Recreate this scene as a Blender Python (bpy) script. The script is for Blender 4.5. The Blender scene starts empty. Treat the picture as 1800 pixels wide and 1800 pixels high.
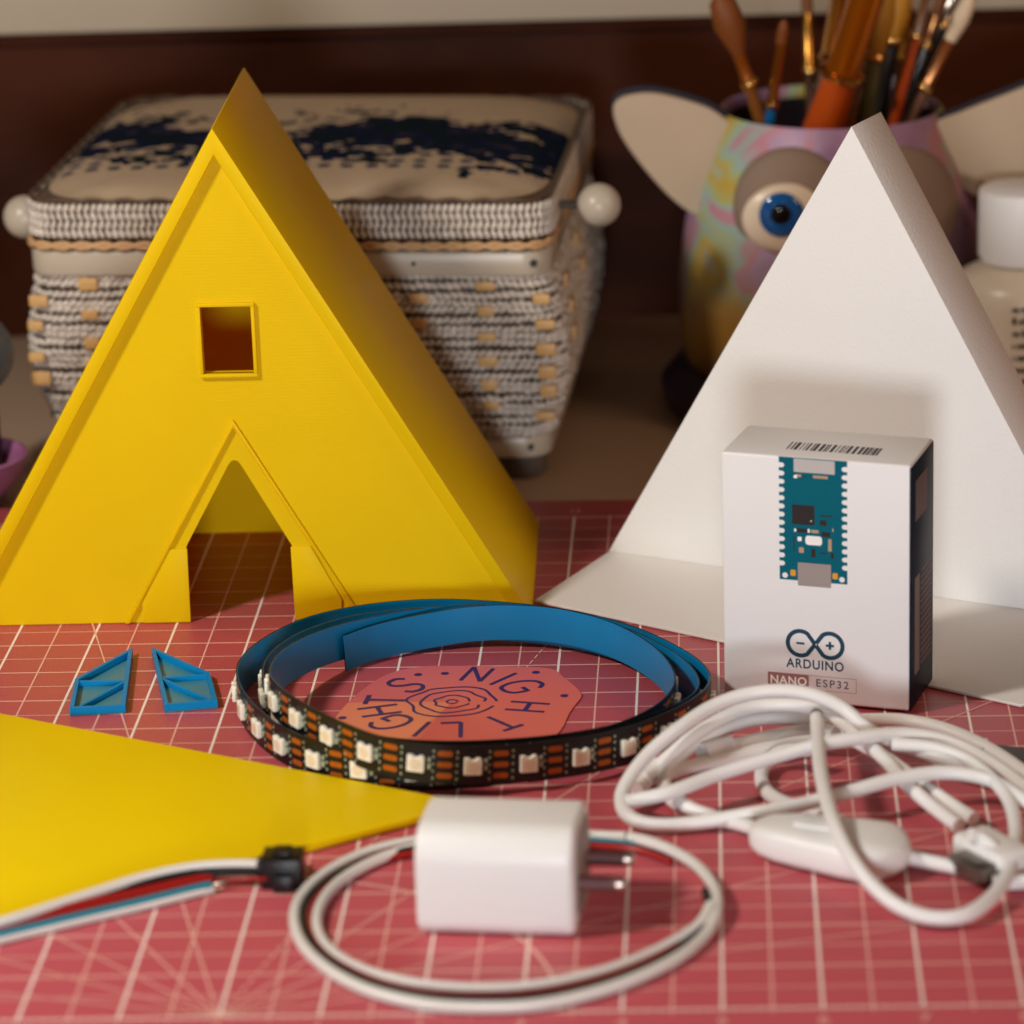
import bpy, bmesh, math, random
from mathutils import Vector, Matrix
random.seed(7)
S = bpy.context.scene
COL = S.collection
R = math.radians
CM = 0.01                                   # everything below is written in centimetres

# ------------------------------------------------------------------ camera, world, lamps, exposure
PITCH, ROLL, H, FPX, CX, CY = 18.2, 0.010, 40.7, 6375.0, 1350.0, 900.0
cam = bpy.data.cameras.new('camera')
cam.lens = 85; cam.sensor_width = 24; cam.sensor_fit = 'HORIZONTAL'; cam.shift_x = -0.25
cam.clip_start = 0.05; cam.clip_end = 50
cam.dof.use_dof = True; cam.dof.focus_distance = 1.155; cam.dof.aperture_fstop = 6.6
co = bpy.data.objects.new('camera', cam); COL.objects.link(co)
co.location = (0, 0, H*CM); co.rotation_euler = (Matrix.Rotation(R(90-PITCH), 3, 'X') @ Matrix.Rotation(-ROLL, 3, 'Z')).to_euler()
S.camera = co
w = bpy.data.worlds.new('World'); S.world = w; w.use_nodes = True
w.node_tree.nodes['Background'].inputs[0].default_value = (1.0, 0.64, 0.42, 1)
w.node_tree.nodes['Background'].inputs[1].default_value = 0.07

def area(name, loc, target, size, power, color):
    l = bpy.data.lights.new(name, 'AREA'); l.shape = 'DISK'; l.size = size; l.energy = power; l.color = color
    o = bpy.data.objects.new(name, l); COL.objects.link(o)
    o.location = [c*CM for c in loc]
    d = Vector(target) - Vector(loc)
    o.rotation_euler = d.to_track_quat('-Z', 'Y').to_euler()
    return o
area('key_lamp', (-52, 74, 54), (-10, 104, 3), 0.09, 3.9, (1.0, 0.92, 0.82))
area('front_lamp', (-4, -25, 17), (-3, 112, 8), 0.20, 7.4, (0.90, 0.95, 1.0))
area('warm_fill', (95, 70, 75), (0, 112, 6), 0.5, 2.7, (1.0, 0.62, 0.38))  # added warm fill to lift the right-hand sides, not a lamp in the room
S.view_settings.view_transform = 'Standard'; S.view_settings.look = 'None'
S.view_settings.exposure = 0; S.view_settings.gamma = 1; S.view_settings.use_curve_mapping = False

# ------------------------------------------------------------------ helpers
def at(px, py, z=0.0):
    """ground position (cm) seen at a photo pixel, for a point at height z"""
    t = R(PITCH); a0 = (px-CX)/FPX; b0 = (py-CY)/FPX; a = a0*math.cos(ROLL)-b0*math.sin(ROLL); b = a0*math.sin(ROLL)+b0*math.cos(ROLL)
    dx, dy, dz = a, math.cos(t) - b*math.sin(t), -math.sin(t) - b*math.cos(t)
    k = (z-H)/dz
    return (dx*k, dy*k, z)
def atp(px, py, D):
    """position seen at a photo pixel on the upright plane y = D"""
    t = R(PITCH); a0 = (px-CX)/FPX; b0 = (py-CY)/FPX; a = a0*math.cos(ROLL)-b0*math.sin(ROLL); b = a0*math.sin(ROLL)+b0*math.cos(ROLL)
    dx, dy, dz = a, math.cos(t) - b*math.sin(t), -math.sin(t) - b*math.cos(t)
    k = D/dy
    return (dx*k, D, H + dz*k)
def lin(c):
    c = c/255.0
    return c/12.92 if c <= 0.04045 else ((c+0.055)/1.055)**2.4
def rgb(r, g, b): return (lin(r), lin(g), lin(b), 1)

def mat(name, col, rough=0.5, metal=0.0, vary=0.06, vscale=60, bump=0.0, bscale=200, stretch=(1, 1, 1),
        spec=0.5, trans=0.0, ior=1.45, sss=0.0, coat=0.0, alpha=1.0, rvary=0.0):
    m = bpy.data.materials.new(name); m.use_nodes = True
    nt = m.node_tree; N = nt.nodes; L = nt.links; b = N['Principled BSDF']
    b.inputs['Roughness'].default_value = rough; b.inputs['Metallic'].default_value = metal
    b.inputs['Specular IOR Level'].default_value = spec; b.inputs['IOR'].default_value = ior
    b.inputs['Transmission Weight'].default_value = trans
    b.inputs['Subsurface Weight'].default_value = sss
    b.inputs['Subsurface Scale'].default_value = 0.003
    b.inputs['Coat Weight'].default_value = coat
    b.inputs['Alpha'].default_value = alpha
    tc = N.new('ShaderNodeTexCoord'); mp = N.new('ShaderNodeMapping'); mp.inputs['Scale'].default_value = stretch
    L.new(tc.outputs['Object'], mp.inputs['Vector'])
    nz = N.new('ShaderNodeTexNoise'); nz.inputs['Scale'].default_value = vscale; nz.inputs['Detail'].default_value = 4
    L.new(mp.outputs['Vector'], nz.inputs['Vector'])
    mx = N.new('ShaderNodeMix'); mx.data_type = 'RGBA'
    c = Vector(col[:3])
    mx.inputs['A'].default_value = (*(c*(1-vary)), 1); mx.inputs['B'].default_value = (*(c*(1+vary)), 1)
    L.new(nz.outputs['Fac'], mx.inputs['Factor']); L.new(mx.outputs['Result'], b.inputs['Base Color'])
    if rvary:
        mr = N.new('ShaderNodeMapRange'); mr.inputs['To Min'].default_value = rough-rvary; mr.inputs['To Max'].default_value = rough+rvary
        L.new(nz.outputs['Fac'], mr.inputs['Value']); L.new(mr.outputs['Result'], b.inputs['Roughness'])
    if bump:
        n2 = N.new('ShaderNodeTexNoise'); n2.inputs['Scale'].default_value = bscale; n2.inputs['Detail'].default_value = 3
        L.new(mp.outputs['Vector'], n2.inputs['Vector'])
        bp = N.new('ShaderNodeBump'); bp.inputs['Strength'].default_value = bump; bp.inputs['Distance'].default_value = 0.0005
        L.new(n2.outputs['Fac'], bp.inputs['Height']); L.new(bp.outputs['Normal'], b.inputs['Normal'])
    return m

def printed(name, col, rough=0.42, axis='Z', pitch=0.0011, sss=0.0, strength=0.12, dirv=None, glow=None):
    """3D printed plastic: fine ridges, a little translucent"""
    m = mat(name, col, rough, sss=sss, vary=0.05, vscale=25, rvary=0.06, spec=0.08)
    nt = m.node_tree; N = nt.nodes; L = nt.links; b = N['Principled BSDF']
    tc = N.new('ShaderNodeTexCoord'); wv = N.new('ShaderNodeTexWave'); wv.wave_type = 'BANDS'
    if dirv is not None:
        mp = N.new('ShaderNodeMapping'); mp.inputs['Rotation'].default_value = (0, 0, dirv)
        L.new(tc.outputs['Object'], mp.inputs['Vector']); L.new(mp.outputs['Vector'], wv.inputs['Vector']); wv.bands_direction = 'X'
    else:
        L.new(tc.outputs['Object'], wv.inputs['Vector']); wv.bands_direction = axis
    wv.inputs['Scale'].default_value = 0.314/pitch; wv.inputs['Distortion'].default_value = 0.0
    wv.inputs['Detail'].default_value = 1
    n3 = N.new('ShaderNodeTexNoise'); n3.inputs['Scale'].default_value = 14
    mpn = N.new('ShaderNodeMapping'); mpn.inputs['Scale'].default_value = (1, 1, 9) if axis == 'Z' else (1, 9, 1)
    L.new(tc.outputs['Object'], mpn.inputs['Vector']); L.new(mpn.outputs['Vector'], n3.inputs['Vector'])
    ad = N.new('ShaderNodeMath'); ad.operation = 'MULTIPLY_ADD'; ad.inputs[1].default_value = 2.0
    L.new(n3.outputs['Fac'], ad.inputs[0]); L.new(wv.outputs['Fac'], ad.inputs[2])
    bp = N.new('ShaderNodeBump'); bp.inputs['Strength'].default_value = strength; bp.inputs['Distance'].default_value = 0.00012
    L.new(ad.outputs[0], bp.inputs['Height']); L.new(bp.outputs['Normal'], b.inputs['Normal'])
    if glow:
        tr = N.new('ShaderNodeBsdfTranslucent'); tr.inputs['Color'].default_value = glow
        ms = N.new('ShaderNodeMixShader'); ms.inputs[0].default_value = 0.24
        L.new(b.outputs[0], ms.inputs[1]); L.new(tr.outputs[0], ms.inputs[2])
        L.new(ms.outputs[0], N['Material Output'].inputs['Surface'])
    return m

def tag(o, label=None, cat=None, group=None, kind=None):
    if label: o['label'] = label
    if cat: o['category'] = cat
    if group: o['group'] = group
    if kind: o['kind'] = kind
    return o
def thing(name, label, cat, loc=(0, 0, 0), yaw=0.0, group=None):
    o = bpy.data.objects.new(name, None); COL.objects.link(o); o.empty_display_size = 0.01
    o.location = [c*CM for c in loc]; o.rotation_euler = (0, 0, R(yaw))
    return tag(o, label, cat, group)

class MB:
    """collects shapes in centimetres, builds ONE mesh object"""
    def __init__(s): s.bm = bmesh.new()
    def face(s, pts, mi=0, smooth=False):
        try:
            f = s.bm.faces.new([s.bm.verts.new(p) for p in pts]); f.material_index = mi; f.smooth = smooth
        except ValueError: pass
        return s
    def prism(s, pts, z0, z1, bevel=0.0, seg=2, M=None, mi=0):
        """outline (x,y) extruded z0..z1, optionally placed by matrix M"""
        t = bmesh.new()
        a = [t.verts.new((p[0], p[1], z0)) for p in pts]; b = [t.verts.new((p[0], p[1], z1)) for p in pts]
        n = len(pts)
        t.faces.new(a[::-1]); t.faces.new(b)
        for i in range(n): t.faces.new((a[i], a[(i+1) % n], b[(i+1) % n], b[i]))
        bmesh.ops.recalc_face_normals(t, faces=t.faces[:])
        if bevel:
            bmesh.ops.bevel(t, geom=[e for e in t.edges if e.calc_face_angle(0) > 0.5], offset=bevel, segments=seg, affect='EDGES', profile=0.5)
        if M is not None: bmesh.ops.transform(t, matrix=M, verts=t.verts[:])
        s.join(t, mi); return s
    def box(s, lo, hi, bevel=0.0, seg=2, M=None, mi=0):
        return s.prism([(lo[0], lo[1]), (hi[0], lo[1]), (hi[0], hi[1]), (lo[0], hi[1])], lo[2], hi[2], bevel, seg, M, mi)
    def join(s, t, mi=0):
        me = bpy.data.meshes.new('t'); 
        for f in t.faces: f.material_index = mi
        t.to_mesh(me); t.free(); s.bm.from_mesh(me); bpy.data.meshes.remove(me)
    def tube(s, path, rad, sides=12, cap=True, mi=0, closed=False):
        n = len(path); P = [Vector(p) for p in path]
        T = []
        for i in range(n):
            a = P[(i-1) % n] if (i > 0 or closed) else P[i]; b = P[(i+1) % n] if (i < n-1 or closed) else P[i]
            T.append((b-a).normalized() if (b-a).length > 1e-9 else Vector((0, 0, 1)))
        up = Vector((0, 0, 1)) if abs(T[0].z) < 0.9 else Vector((1, 0, 0))
        nrm = (up - T[0]*up.dot(T[0])).normalized(); rings = []
        for i in range(n):
            nrm = (nrm - T[i]*nrm.dot(T[i])).normalized(); bn = T[i].cross(nrm)
            r = rad[i] if isinstance(rad, (list, tuple)) else rad
            rings.append([s.bm.verts.new(P[i] + (nrm*math.cos(2*math.pi*k/sides) + bn*math.sin(2*math.pi*k/sides))*r) for k in range(sides)])
        m = n if closed else n-1
        for i in range(m):
            A, B = rings[i], rings[(i+1) % n]
            for k in range(sides):
                f = s.bm.faces.new((A[k], A[(k+1) % sides], B[(k+1) % sides], B[k])); f.smooth = True; f.material_index = mi
        if cap and not closed:
            s.bm.faces.new(rings[0][::-1]).material_index = mi; s.bm.faces.new(rings[-1]).material_index = mi
        return s
    def lathe(s, prof, c=(0, 0, 0), seg=48, mi=0, M=None):
        t = bmesh.new(); rings = []
        for r, z in prof:
            if r < 1e-5: rings.append([t.verts.new((0, 0, z))])
            else: rings.append([t.verts.new((r*math.cos(2*math.pi*k/seg), r*math.sin(2*math.pi*k/seg), z)) for k in range(seg)])
        for A, B in zip(rings, rings[1:]):
            for k in range(seg):
                k2 = (k+1) % seg
                if len(A) == 1 and len(B) == 1: continue
                if len(A) == 1: t.faces.new((A[0], B[k2], B[k]))
                elif len(B) == 1: t.faces.new((A[k], A[k2], B[0]))
                else: t.faces.new((A[k], A[k2], B[k2], B[k]))
        for f in t.faces: f.smooth = True
        bmesh.ops.transform(t, matrix=(M if M is not None else Matrix.Translation(c)), verts=t.verts[:])
        s.join(t, mi); return s
    def ball(s, c, r, seg=16, mi=0, M=None):
        pr = [(math.sin(math.pi*i/seg)*r, -math.cos(math.pi*i/seg)*r) for i in range(seg+1)]
        return s.lathe(pr, c, seg*2, mi, M)
    def build(s, name, mats, parent=None, angle=35, smooth=True, merge=False, recalc=False):
        if merge: bmesh.ops.remove_doubles(s.bm, verts=s.bm.verts[:], dist=1e-4)
        if recalc: bmesh.ops.recalc_face_normals(s.bm, faces=s.bm.faces[:])
        bmesh.ops.scale(s.bm, vec=(CM, CM, CM), verts=s.bm.verts[:])
        me = bpy.data.meshes.new(name); s.bm.to_mesh(me); s.bm.free()
        for m in (mats if isinstance(mats, (list, tuple)) else [mats]): me.materials.append(m)
        if smooth:
            me.polygons.foreach_set('use_smooth', [True]*len(me.polygons)); me.set_sharp_from_angle(angle=R(angle))
        o = bpy.data.objects.new(name, me); COL.objects.link(o); o.parent = parent
        return o

def flat(name, loops, m, parent, depth=0.01, bevel=0.0, M=None, z=0.0):
    """flat plate from closed (x,y) outlines, inner outlines are holes; curve turned into a mesh"""
    cu = bpy.data.curves.new('c', 'CURVE'); cu.dimensions = '2D'; cu.fill_mode = 'BOTH'
    cu.extrude = depth/2; cu.bevel_depth = bevel; cu.bevel_resolution = 2
    for lp in loops:
        sp = cu.splines.new('POLY'); sp.points.add(len(lp)-1); sp.use_cyclic_u = True
        for i, p in enumerate(lp): sp.points[i].co = (p[0], p[1], 0, 1)
    return curve_mesh(name, cu, m, parent, (M or Matrix.Identity(4)) @ Matrix.Translation((0, 0, z)))
def curve_mesh(name, cu, m, parent, M):
    to = bpy.data.objects.new('t', cu); COL.objects.link(to)
    bpy.context.view_layer.update()
    me = bpy.data.meshes.new_from_object(to.evaluated_get(bpy.context.evaluated_depsgraph_get()))
    bpy.data.objects.remove(to); bpy.data.curves.remove(cu)
    me.transform(Matrix.Scale(CM, 4) @ M); me.name = name; me.materials.clear()
    me.materials.append(m)
    me.polygons.foreach_set('use_smooth', [False]*len(me.polygons))
    o = bpy.data.objects.new(name, me); COL.objects.link(o); o.parent = parent
    return o
def text(name, s, size, m, parent, M, depth=0.004, align='CENTER', spacing=1.0, weight=0.0, xs=1.0):
    cu = bpy.data.curves.new('t', 'FONT'); cu.body = s; cu.size = size; cu.extrude = depth/2
    cu.align_x = align; cu.align_y = 'CENTER'; cu.space_character = spacing; cu.offset = weight
    return curve_mesh(name, cu, m, parent, M @ Matrix.Diagonal((xs, 1, 1, 1)))
def merge_into(name, objs, parent, m):
    """join several flat meshes into one object (pure data, no ops)"""
    b = bmesh.new()
    for o in objs: b.from_mesh(o.data)
    me = bpy.data.meshes.new(name); b.to_mesh(me); b.free(); me.materials.append(m)
    for o in objs:
        d = o.data; bpy.data.objects.remove(o); bpy.data.meshes.remove(d)
    o = bpy.data.objects.new(name, me); COL.objects.link(o); o.parent = parent
    return o
def circle(cx, cy, rx, ry=None, n=24, a0=0, a1=360):
    ry = rx if ry is None else ry
    return [(cx+rx*math.cos(R(a0+(a1-a0)*k/n)), cy+ry*math.sin(R(a0+(a1-a0)*k/n))) for k in range(n if a1-a0 == 360 else n+1)]
def rrect(x0, y0, x1, y1, r, n=6):
    o = []
    for cx, cy, a in ((x1-r, y1-r, 0), (x0+r, y1-r, 90), (x0+r, y0+r, 180), (x1-r, y0+r, 270)):
        o += [(cx+r*math.cos(R(a+90*k/n)), cy+r*math.sin(R(a+90*k/n))) for k in range(n+1)]
    return o
def stroke(pts, wd, closed=False):
    """outline of a 2D polyline drawn with a pen of width wd"""
    L_, R_ = [], []; n = len(pts)
    for i in range(n):
        a = pts[(i-1) % n] if (i or closed) else pts[i]; b = pts[(i+1) % n] if (i < n-1 or closed) else pts[i]
        dx, dy = b[0]-a[0], b[1]-a[1]; l = math.hypot(dx, dy) or 1
        ww = wd[i] if isinstance(wd, list) else wd
        L_.append((pts[i][0]-dy/l*ww/2, pts[i][1]+dx/l*ww/2)); R_.append((pts[i][0]+dy/l*ww/2, pts[i][1]-dx/l*ww/2))
    return [L_, R_] if closed else [L_ + R_[::-1]]
def catmull(P, n=10, closed=False):
    P = [Vector(p) for p in P]; out = []; N = len(P)
    for i in range(N if closed else N-1):
        if closed: p0, p1, p2, p3 = P[(i-1) % N], P[i], P[(i+1) % N], P[(i+2) % N]
        else: p0, p1, p2, p3 = P[max(i-1, 0)], P[i], P[i+1], P[min(i+2, N-1)]
        for k in range(n):
            t = k/n
            out.append(0.5*((2*p1) + (p2-p0)*t + (2*p0-5*p1+4*p2-p3)*t*t + (3*p1-p0-3*p2+p3)*t**3))
    if not closed: out.append(P[-1])
    return out
FRONT = Matrix.Rotation(R(90), 4, 'X')        # xy drawing -> upright, facing -Y

# ------------------------------------------------------------------ materials
M = {}
M['mat'] = mat('pink_mat', rgb(188, 84, 93), 0.42, spec=0.35, vary=0.05, vscale=9, bump=0.25, bscale=900, rvary=0.12)
M['mat_edge'] = M['mat']
M['line'] = mat('mat_line_bold', rgb(250, 236, 228), 0.5)
M['line2'] = mat('mat_line_thin', rgb(238, 186, 172), 0.5)
M['table'] = mat('table_top', rgb(190, 164, 140), 0.45, vary=0.08, vscale=12, stretch=(1, 6, 1), bump=0.1, bscale=150)
M['shelf'] = mat('shelf_board', rgb(184, 170, 150), 0.5, vary=0.03, vscale=8)
GY = (1.0, 0.5, 0.01, 1)
M['yellow'] = printed('yellow_plastic', (0.90, 0.65, 0.005, 1), 0.42, glow=GY)
M['yellow_in'] = printed('yellow_plastic_inside', (0.92, 0.62, 0.0, 1), 0.5, glow=GY)
M['yellow_flat'] = printed('yellow_plate_plastic', (0.84, 0.60, 0.004, 1), 0.38, pitch=0.0016, strength=0.16, dirv=R(120))
M['blue'] = printed('blue_plastic', rgb(12, 130, 190), 0.35, pitch=0.0008)
M['blue_thin'] = mat('thin_blue_plastic', rgb(62, 134, 156), 0.4, vary=0.06, vscale=120)
M['liner'] = mat('blue_backing_film', rgb(2, 122, 176), 0.35, vary=0.18, vscale=40, bump=0.8, bscale=45)
M['pcb_black'] = mat('black_strip_board', rgb(20, 18, 17), 0.42, vary=0.2, vscale=300)
M['copper'] = mat('copper_pad', rgb(176, 92, 24), 0.4, metal=0.2, vary=0.15, vscale=400)
M['pad_green'] = mat('small_part_print', rgb(168, 176, 150), 0.4, vary=0.3, vscale=700)
M['led_body'] = mat('white_led_case', rgb(240, 232, 214), 0.4, vary=0.03)
M['led_lens'] = mat('led_lens', rgb(232, 214, 184), 0.2, vary=0.1, vscale=800)
M['white_plastic'] = mat('white_plastic', rgb(230, 228, 226), 0.42, vary=0.02, vscale=30, sss=0.1, rvary=0.04, bump=0.05, bscale=500)
M['cable'] = mat('white_cable_jacket', rgb(230, 228, 226), 0.42, vary=0.03, vscale=60, sss=0.1, rvary=0.05)
M['grip'] = mat('grey_end_face', rgb(150, 138, 132), 0.5)
M['chrome'] = mat('shiny_metal', rgb(205, 188, 178), 0.32, metal=1.0)
M['sleeve'] = mat('brown_grey_sleeve', rgb(104, 66, 66), 0.5)
M['black_plastic'] = mat('black_plastic', rgb(18, 16, 16), 0.4, vary=0.2)
M['paper'] = mat('white_paper', rgb(232, 230, 228), 0.6, vary=0.015, vscale=20, bump=0.35, bscale=700)
M['card'] = mat('white_card', rgb(228, 226, 226), 0.45, vary=0.015, vscale=30, bump=0.08, bscale=800)
M['card_navy'] = mat('navy_card', rgb(6, 34, 50), 0.45, spec=0.2, vary=0.1, vscale=90, bump=0.05, bscale=800)
M['navy_ink'] = mat('navy_ink', rgb(10, 60, 82), 0.5)
M['black_ink'] = mat('black_ink', rgb(34, 28, 26), 0.5)
M['brown_ink'] = mat('brown_ink', rgb(156, 108, 106), 0.5)
M['teal_ink'] = mat('teal_ink', rgb(0, 92, 110), 0.5, spec=0.15, vary=0.05, vscale=100)
M['grey_ink'] = mat('grey_ink', rgb(186, 180, 178), 0.4)
M['grey_ink2'] = mat('dark_grey_ink', rgb(152, 140, 136), 0.4)
M['white_ink'] = mat('white_ink', rgb(240, 238, 234), 0.5)
M['tan_ink'] = mat('tan_ink', rgb(176, 146, 118), 0.5)
M['gold_ink'] = mat('gold_ink', rgb(214, 150, 40), 0.4)
M['purple_ink'] = mat('purple_ink', rgb(54, 36, 100), 0.5)
M['rib_white'] = mat('white_wire_jacket', rgb(218, 214, 208), 0.4)
M['rib_black'] = mat('black_wire_jacket', rgb(16, 14, 14), 0.4)
M['rib_red'] = mat('red_wire_jacket', rgb(150, 18, 14), 0.4)
M['rib_teal'] = mat('teal_wire_jacket', rgb(20, 120, 140), 0.4)

# ------------------------------------------------------------------ the setting: table, wall, shelf
o = MB().box((-110, 45, -3.3), (90, 158, -0.3), 0.1).build('table', M['table']); tag(o, kind='structure')
WYAW = 5.0
def wall_xform(): return Matrix.Translation((-4, 152.1, 0)) @ Matrix.Rotation(R(WYAW), 4, 'Z')
m = mat('reddish_brown_wood', rgb(48, 21, 10), 0.5, spec=0.08, vary=2.6, vscale=9, stretch=(1.0, 1, 2.2), bump=0.2, bscale=40)  # wood; its strong tone noise also paints in lit streaks and shadowed patches
o = MB().box((-120, 0, -0.298), (110, 3, 60), M=wall_xform()).build('wall', m); tag(o, kind='structure')
t = thing('shelf_board', 'cream painted board running along the brown wall above the sewing box', 'shelf', (-4, 152.1, 12.9), WYAW)
MB().box((-75, -1.1, 0), (18.2, -0.02, 9), 0.15).build('board', M['shelf'], t)
MB().box((-75, -0.5, -0.5), (18.0, -0.05, -0.02), 0.05).build('support_rail', m, t)

# ------------------------------------------------------------------ cutting mat
MY = -0.77
cmat = thing('cutting_mat', 'pink craft cutting mat printed with a pale grid and protractor lines', 'cutting mat', (-14.03, 83.28, 0), 0.8)
U, V = 1.275, 1.25
GX0, GX1, NY = -20, 36, 32
MB().prism(rrect(-27.6, -1.9, 48.3, NY*V+2.0, 0.9), -0.298, 0, 0.04, 2).build('mat_sheet', M['mat'], cmat)
bold, thin = MB(), MB()
def ln(mb, a, b, wd, z):
    a, b = Vector(a), Vector(b); d = (b-a).normalized(); n = Vector((-d.y, d.x))*wd/2
    mb.face([(a-n)[:]+(z,), (b-n)[:]+(z,), (b+n)[:]+(z,), (a+n)[:]+(z,)])
for i in range(GX0, GX1+1):
    if i % 2 == 0: ln(bold, (i*U, 0), (i*U, NY*V), 0.075, 0.006)
    else: ln(thin, (i*U, 0), (i*U, NY*V), 0.05, 0.006)
for j in range(NY+1):
    if j % 2 == 0: ln(bold if j in (0,) else thin, (GX0*U, j*V), (GX1*U, j*V), 0.075, 0.003)
    else: ln(thin, (GX0*U, j*V), (GX1*U, j*V), 0.045, 0.003)
ga = math.tan
for a in range(15, 180, 15):
    if a == 90: continue
    dx, dy = math.cos(R(a)), math.sin(R(a))
    Lm = min((NY*V)/dy, (GX1*U/dx if dx > 0 else GX0*U/dx))
    if a == 75: 
        s0 = 0
        for k in range(int(Lm/0.5)): ln(thin, (dx*k*.5, dy*k*.5), (dx*(k*.5+.33), dy*(k*.5+.33)), 0.05, 0.009+0.0001*a)
    else: ln(thin, (0, 0), (dx*Lm, dy*Lm), 0.05, 0.009+0.0001*a)
def arc(mb, r, wd, z, a0=0, a1=180, n=60):
    for k in range(n):
        b0, b1 = R(a0+(a1-a0)*k/n), R(a0+(a1-a0)*(k+1)/n)
        mb.face([((r-wd/2)*math.cos(b0), (r-wd/2)*math.sin(b0), z), ((r+wd/2)*math.cos(b0), (r+wd/2)*math.sin(b0), z),
                 ((r+wd/2)*math.cos(b1), (r+wd/2)*math.sin(b1), z), ((r-wd/2)*math.cos(b1), (r-wd/2)*math.sin(b1), z)])
arc(thin, 8.6, 0.09, 0.03)
for k in range(GX0*4, GX1*4+1):
    ln(thin, (k*U/4, -0.14 if k % 4 else -0.3), (k*U/4, -0.04), 0.035, 0.006)
    ln(thin, (k*U/4, NY*V+0.04), (k*U/4, NY*V+(0.14 if k % 4 else 0.28)), 0.03, 0.006)
for i in range(GX0, GX1+1, 2):
    for txt, sz, yy in ((str(abs(i)//2), 0.62, -0.72), (str((i-GX0)//2) + (' in' if i == 10 else ''), 0.45, NY*V+0.75)):
        o = text('n', txt, sz, M['line2'], None, Matrix.Scale(100, 4) @ Matrix.Translation((i*U, yy, 0.006)), 0.002)
        thin.bm.from_mesh(o.data); bpy.data.objects.remove(o)
bold.build('bold_grid_lines', M['line'], cmat, smooth=False); thin.build('thin_grid_lines', M['line2'], cmat, smooth=False)

# ------------------------------------------------------------------ yellow A-frame house
HW, HH, HD = 9.6, 16.62, 9.9         # half width, height, depth
house = thing('toy_house', 'yellow plastic A-frame toy house with a square window and open pointed doorway', 'toy house', (-17.42, 112.5, 0.02), 1.8)
tri = lambda w_, h_, z=0.0: [(-w_, z), (w_, z), (0, h_)]
INW = HW-0.62; INH = HH*(INW/HW)      # inner edge of the roof rim
# roof: hollow prism shell
rf = MB()
th = 0.44
iw, ih = HW-th*1.155, HH-th*2.0
outer = [(-HW, 0), (0, HH), (HW, 0)]; inner = [(-iw, 0), (0, ih), (iw, 0)]
out = [(-HW, 0), (-HW+0.0, 0.0)]
prof = [(-HW, 0), (-iw, 0), (0, ih), (iw, 0), (HW, 0), (0, HH)]
Mh = Matrix.Translation((0, HD, 0)) @ FRONT
rf.prism(prof, 0, HD, 0.045, 2, Mh); rf.build('roof', M['yellow'], house)
# facade, set back behind the roof rim
REC = 0.32
fw, fh = iw+0.02, ih+0.02
door = [(-1.77, -0.01), (-1.77, 2.5), (-0.34, 5.28), (-0.2, 5.47), (-0.05, 5.52), (0.1, 5.52), (0.24, 5.47), (0.36, 5.3), (1.78, 2.5), (1.78, -0.01)]
def wallpts(y0): return [(-fw, 0), (-1.72, 0), (-1.68, 2.6), (-0.16, 5.36), (-0.06, 5.5), (0.02, 5.54), (0.1, 5.54), (0.18, 5.5), (0.28, 5.36), (1.78, 2.58), (1.8, 0), (fw, 0), (0, fh)]
WX0, WX1, WZ0, WZ1 = -0.75, 0.87, 8.5, 10.74
win = [(WX0, WZ0), (WX1, WZ0), (WX1, WZ1), (WX0, WZ1)]
Mf = Matrix.Translation((0, REC+0.15, 0)) @ FRONT
flat('front_wall', [wallpts(0), win], M['yellow'], house, 0.30, 0, Mf)
wf = MB()
wo = 0.12
for lo, hi in (((WX0-wo, WZ0-wo), (WX1+wo, WZ0)), ((WX0-wo, WZ1), (WX1+wo, WZ1+wo)), ((WX0-wo, WZ0), (WX0, WZ1)), ((WX1, WZ0), (WX1+wo, WZ1))):
    wf.box((lo[0], REC-0.14, lo[1]), (hi[0], REC+0.1, hi[1]), 0.02)
wf.build('window_frame', M['yellow'], house)
df = MB()
def inv(wb, hb, tk): return [(-wb, 0), (-wb+tk, 0), (0, hb-tk*hb/wb), (wb-tk, 0), (wb, 0), (0, hb)]
df.prism(inv(3.92, 6.95, 0.15), 0, 0.13, 0.03, 2, Matrix.Translation((0.1, REC-0.001, 0)) @ FRONT)
k = (6.95-2.55)/6.95*3.92
for sgn in (-1, 1):
    q = [(sgn*1.72, 0.0), (sgn*3.25, 0.0), (sgn*3.28, 0.7), (sgn*(k-0.12), 2.55), (sgn*1.69, 2.55)]
    if sgn < 0: q = q[::-1]
    df.prism(q, 0, 0.08, 0.02, 2, Matrix.Translation((0.05, REC-0.002, 0)) @ FRONT)
df.build('door_frame', M['yellow'], house)
bw = [(-iw-0.02, 0), (iw+0.02, 0), (0, ih+0.02)]
MB().prism(bw, 0, 0.3, 0, 1, Matrix.Translation((0, HD-0.06, 0)) @ FRONT).build('back_wall', M['yellow_in'], house)

# ------------------------------------------------------------------ yellow triangular panel lying flat
pan = thing('yellow_triangle', 'flat yellow plastic triangle lying on the mat with its point behind the charger', 'plastic triangle', at(828, 1410, 0.3)[:2]+(0.0,), 0)
a60 = []
sd = 19.2
A = Vector((0, 0)); B = A + Vector((math.cos(R(153.6)), math.sin(R(153.6))))*sd; C = A + Vector((math.cos(R(213.6)), math.sin(R(213.6))))*sd
MB().prism([A[:], B[:], C[:]], 0.03, 0.30, 0.05, 2).build('plate', M['yellow_flat'], pan)
mlog = []

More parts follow.
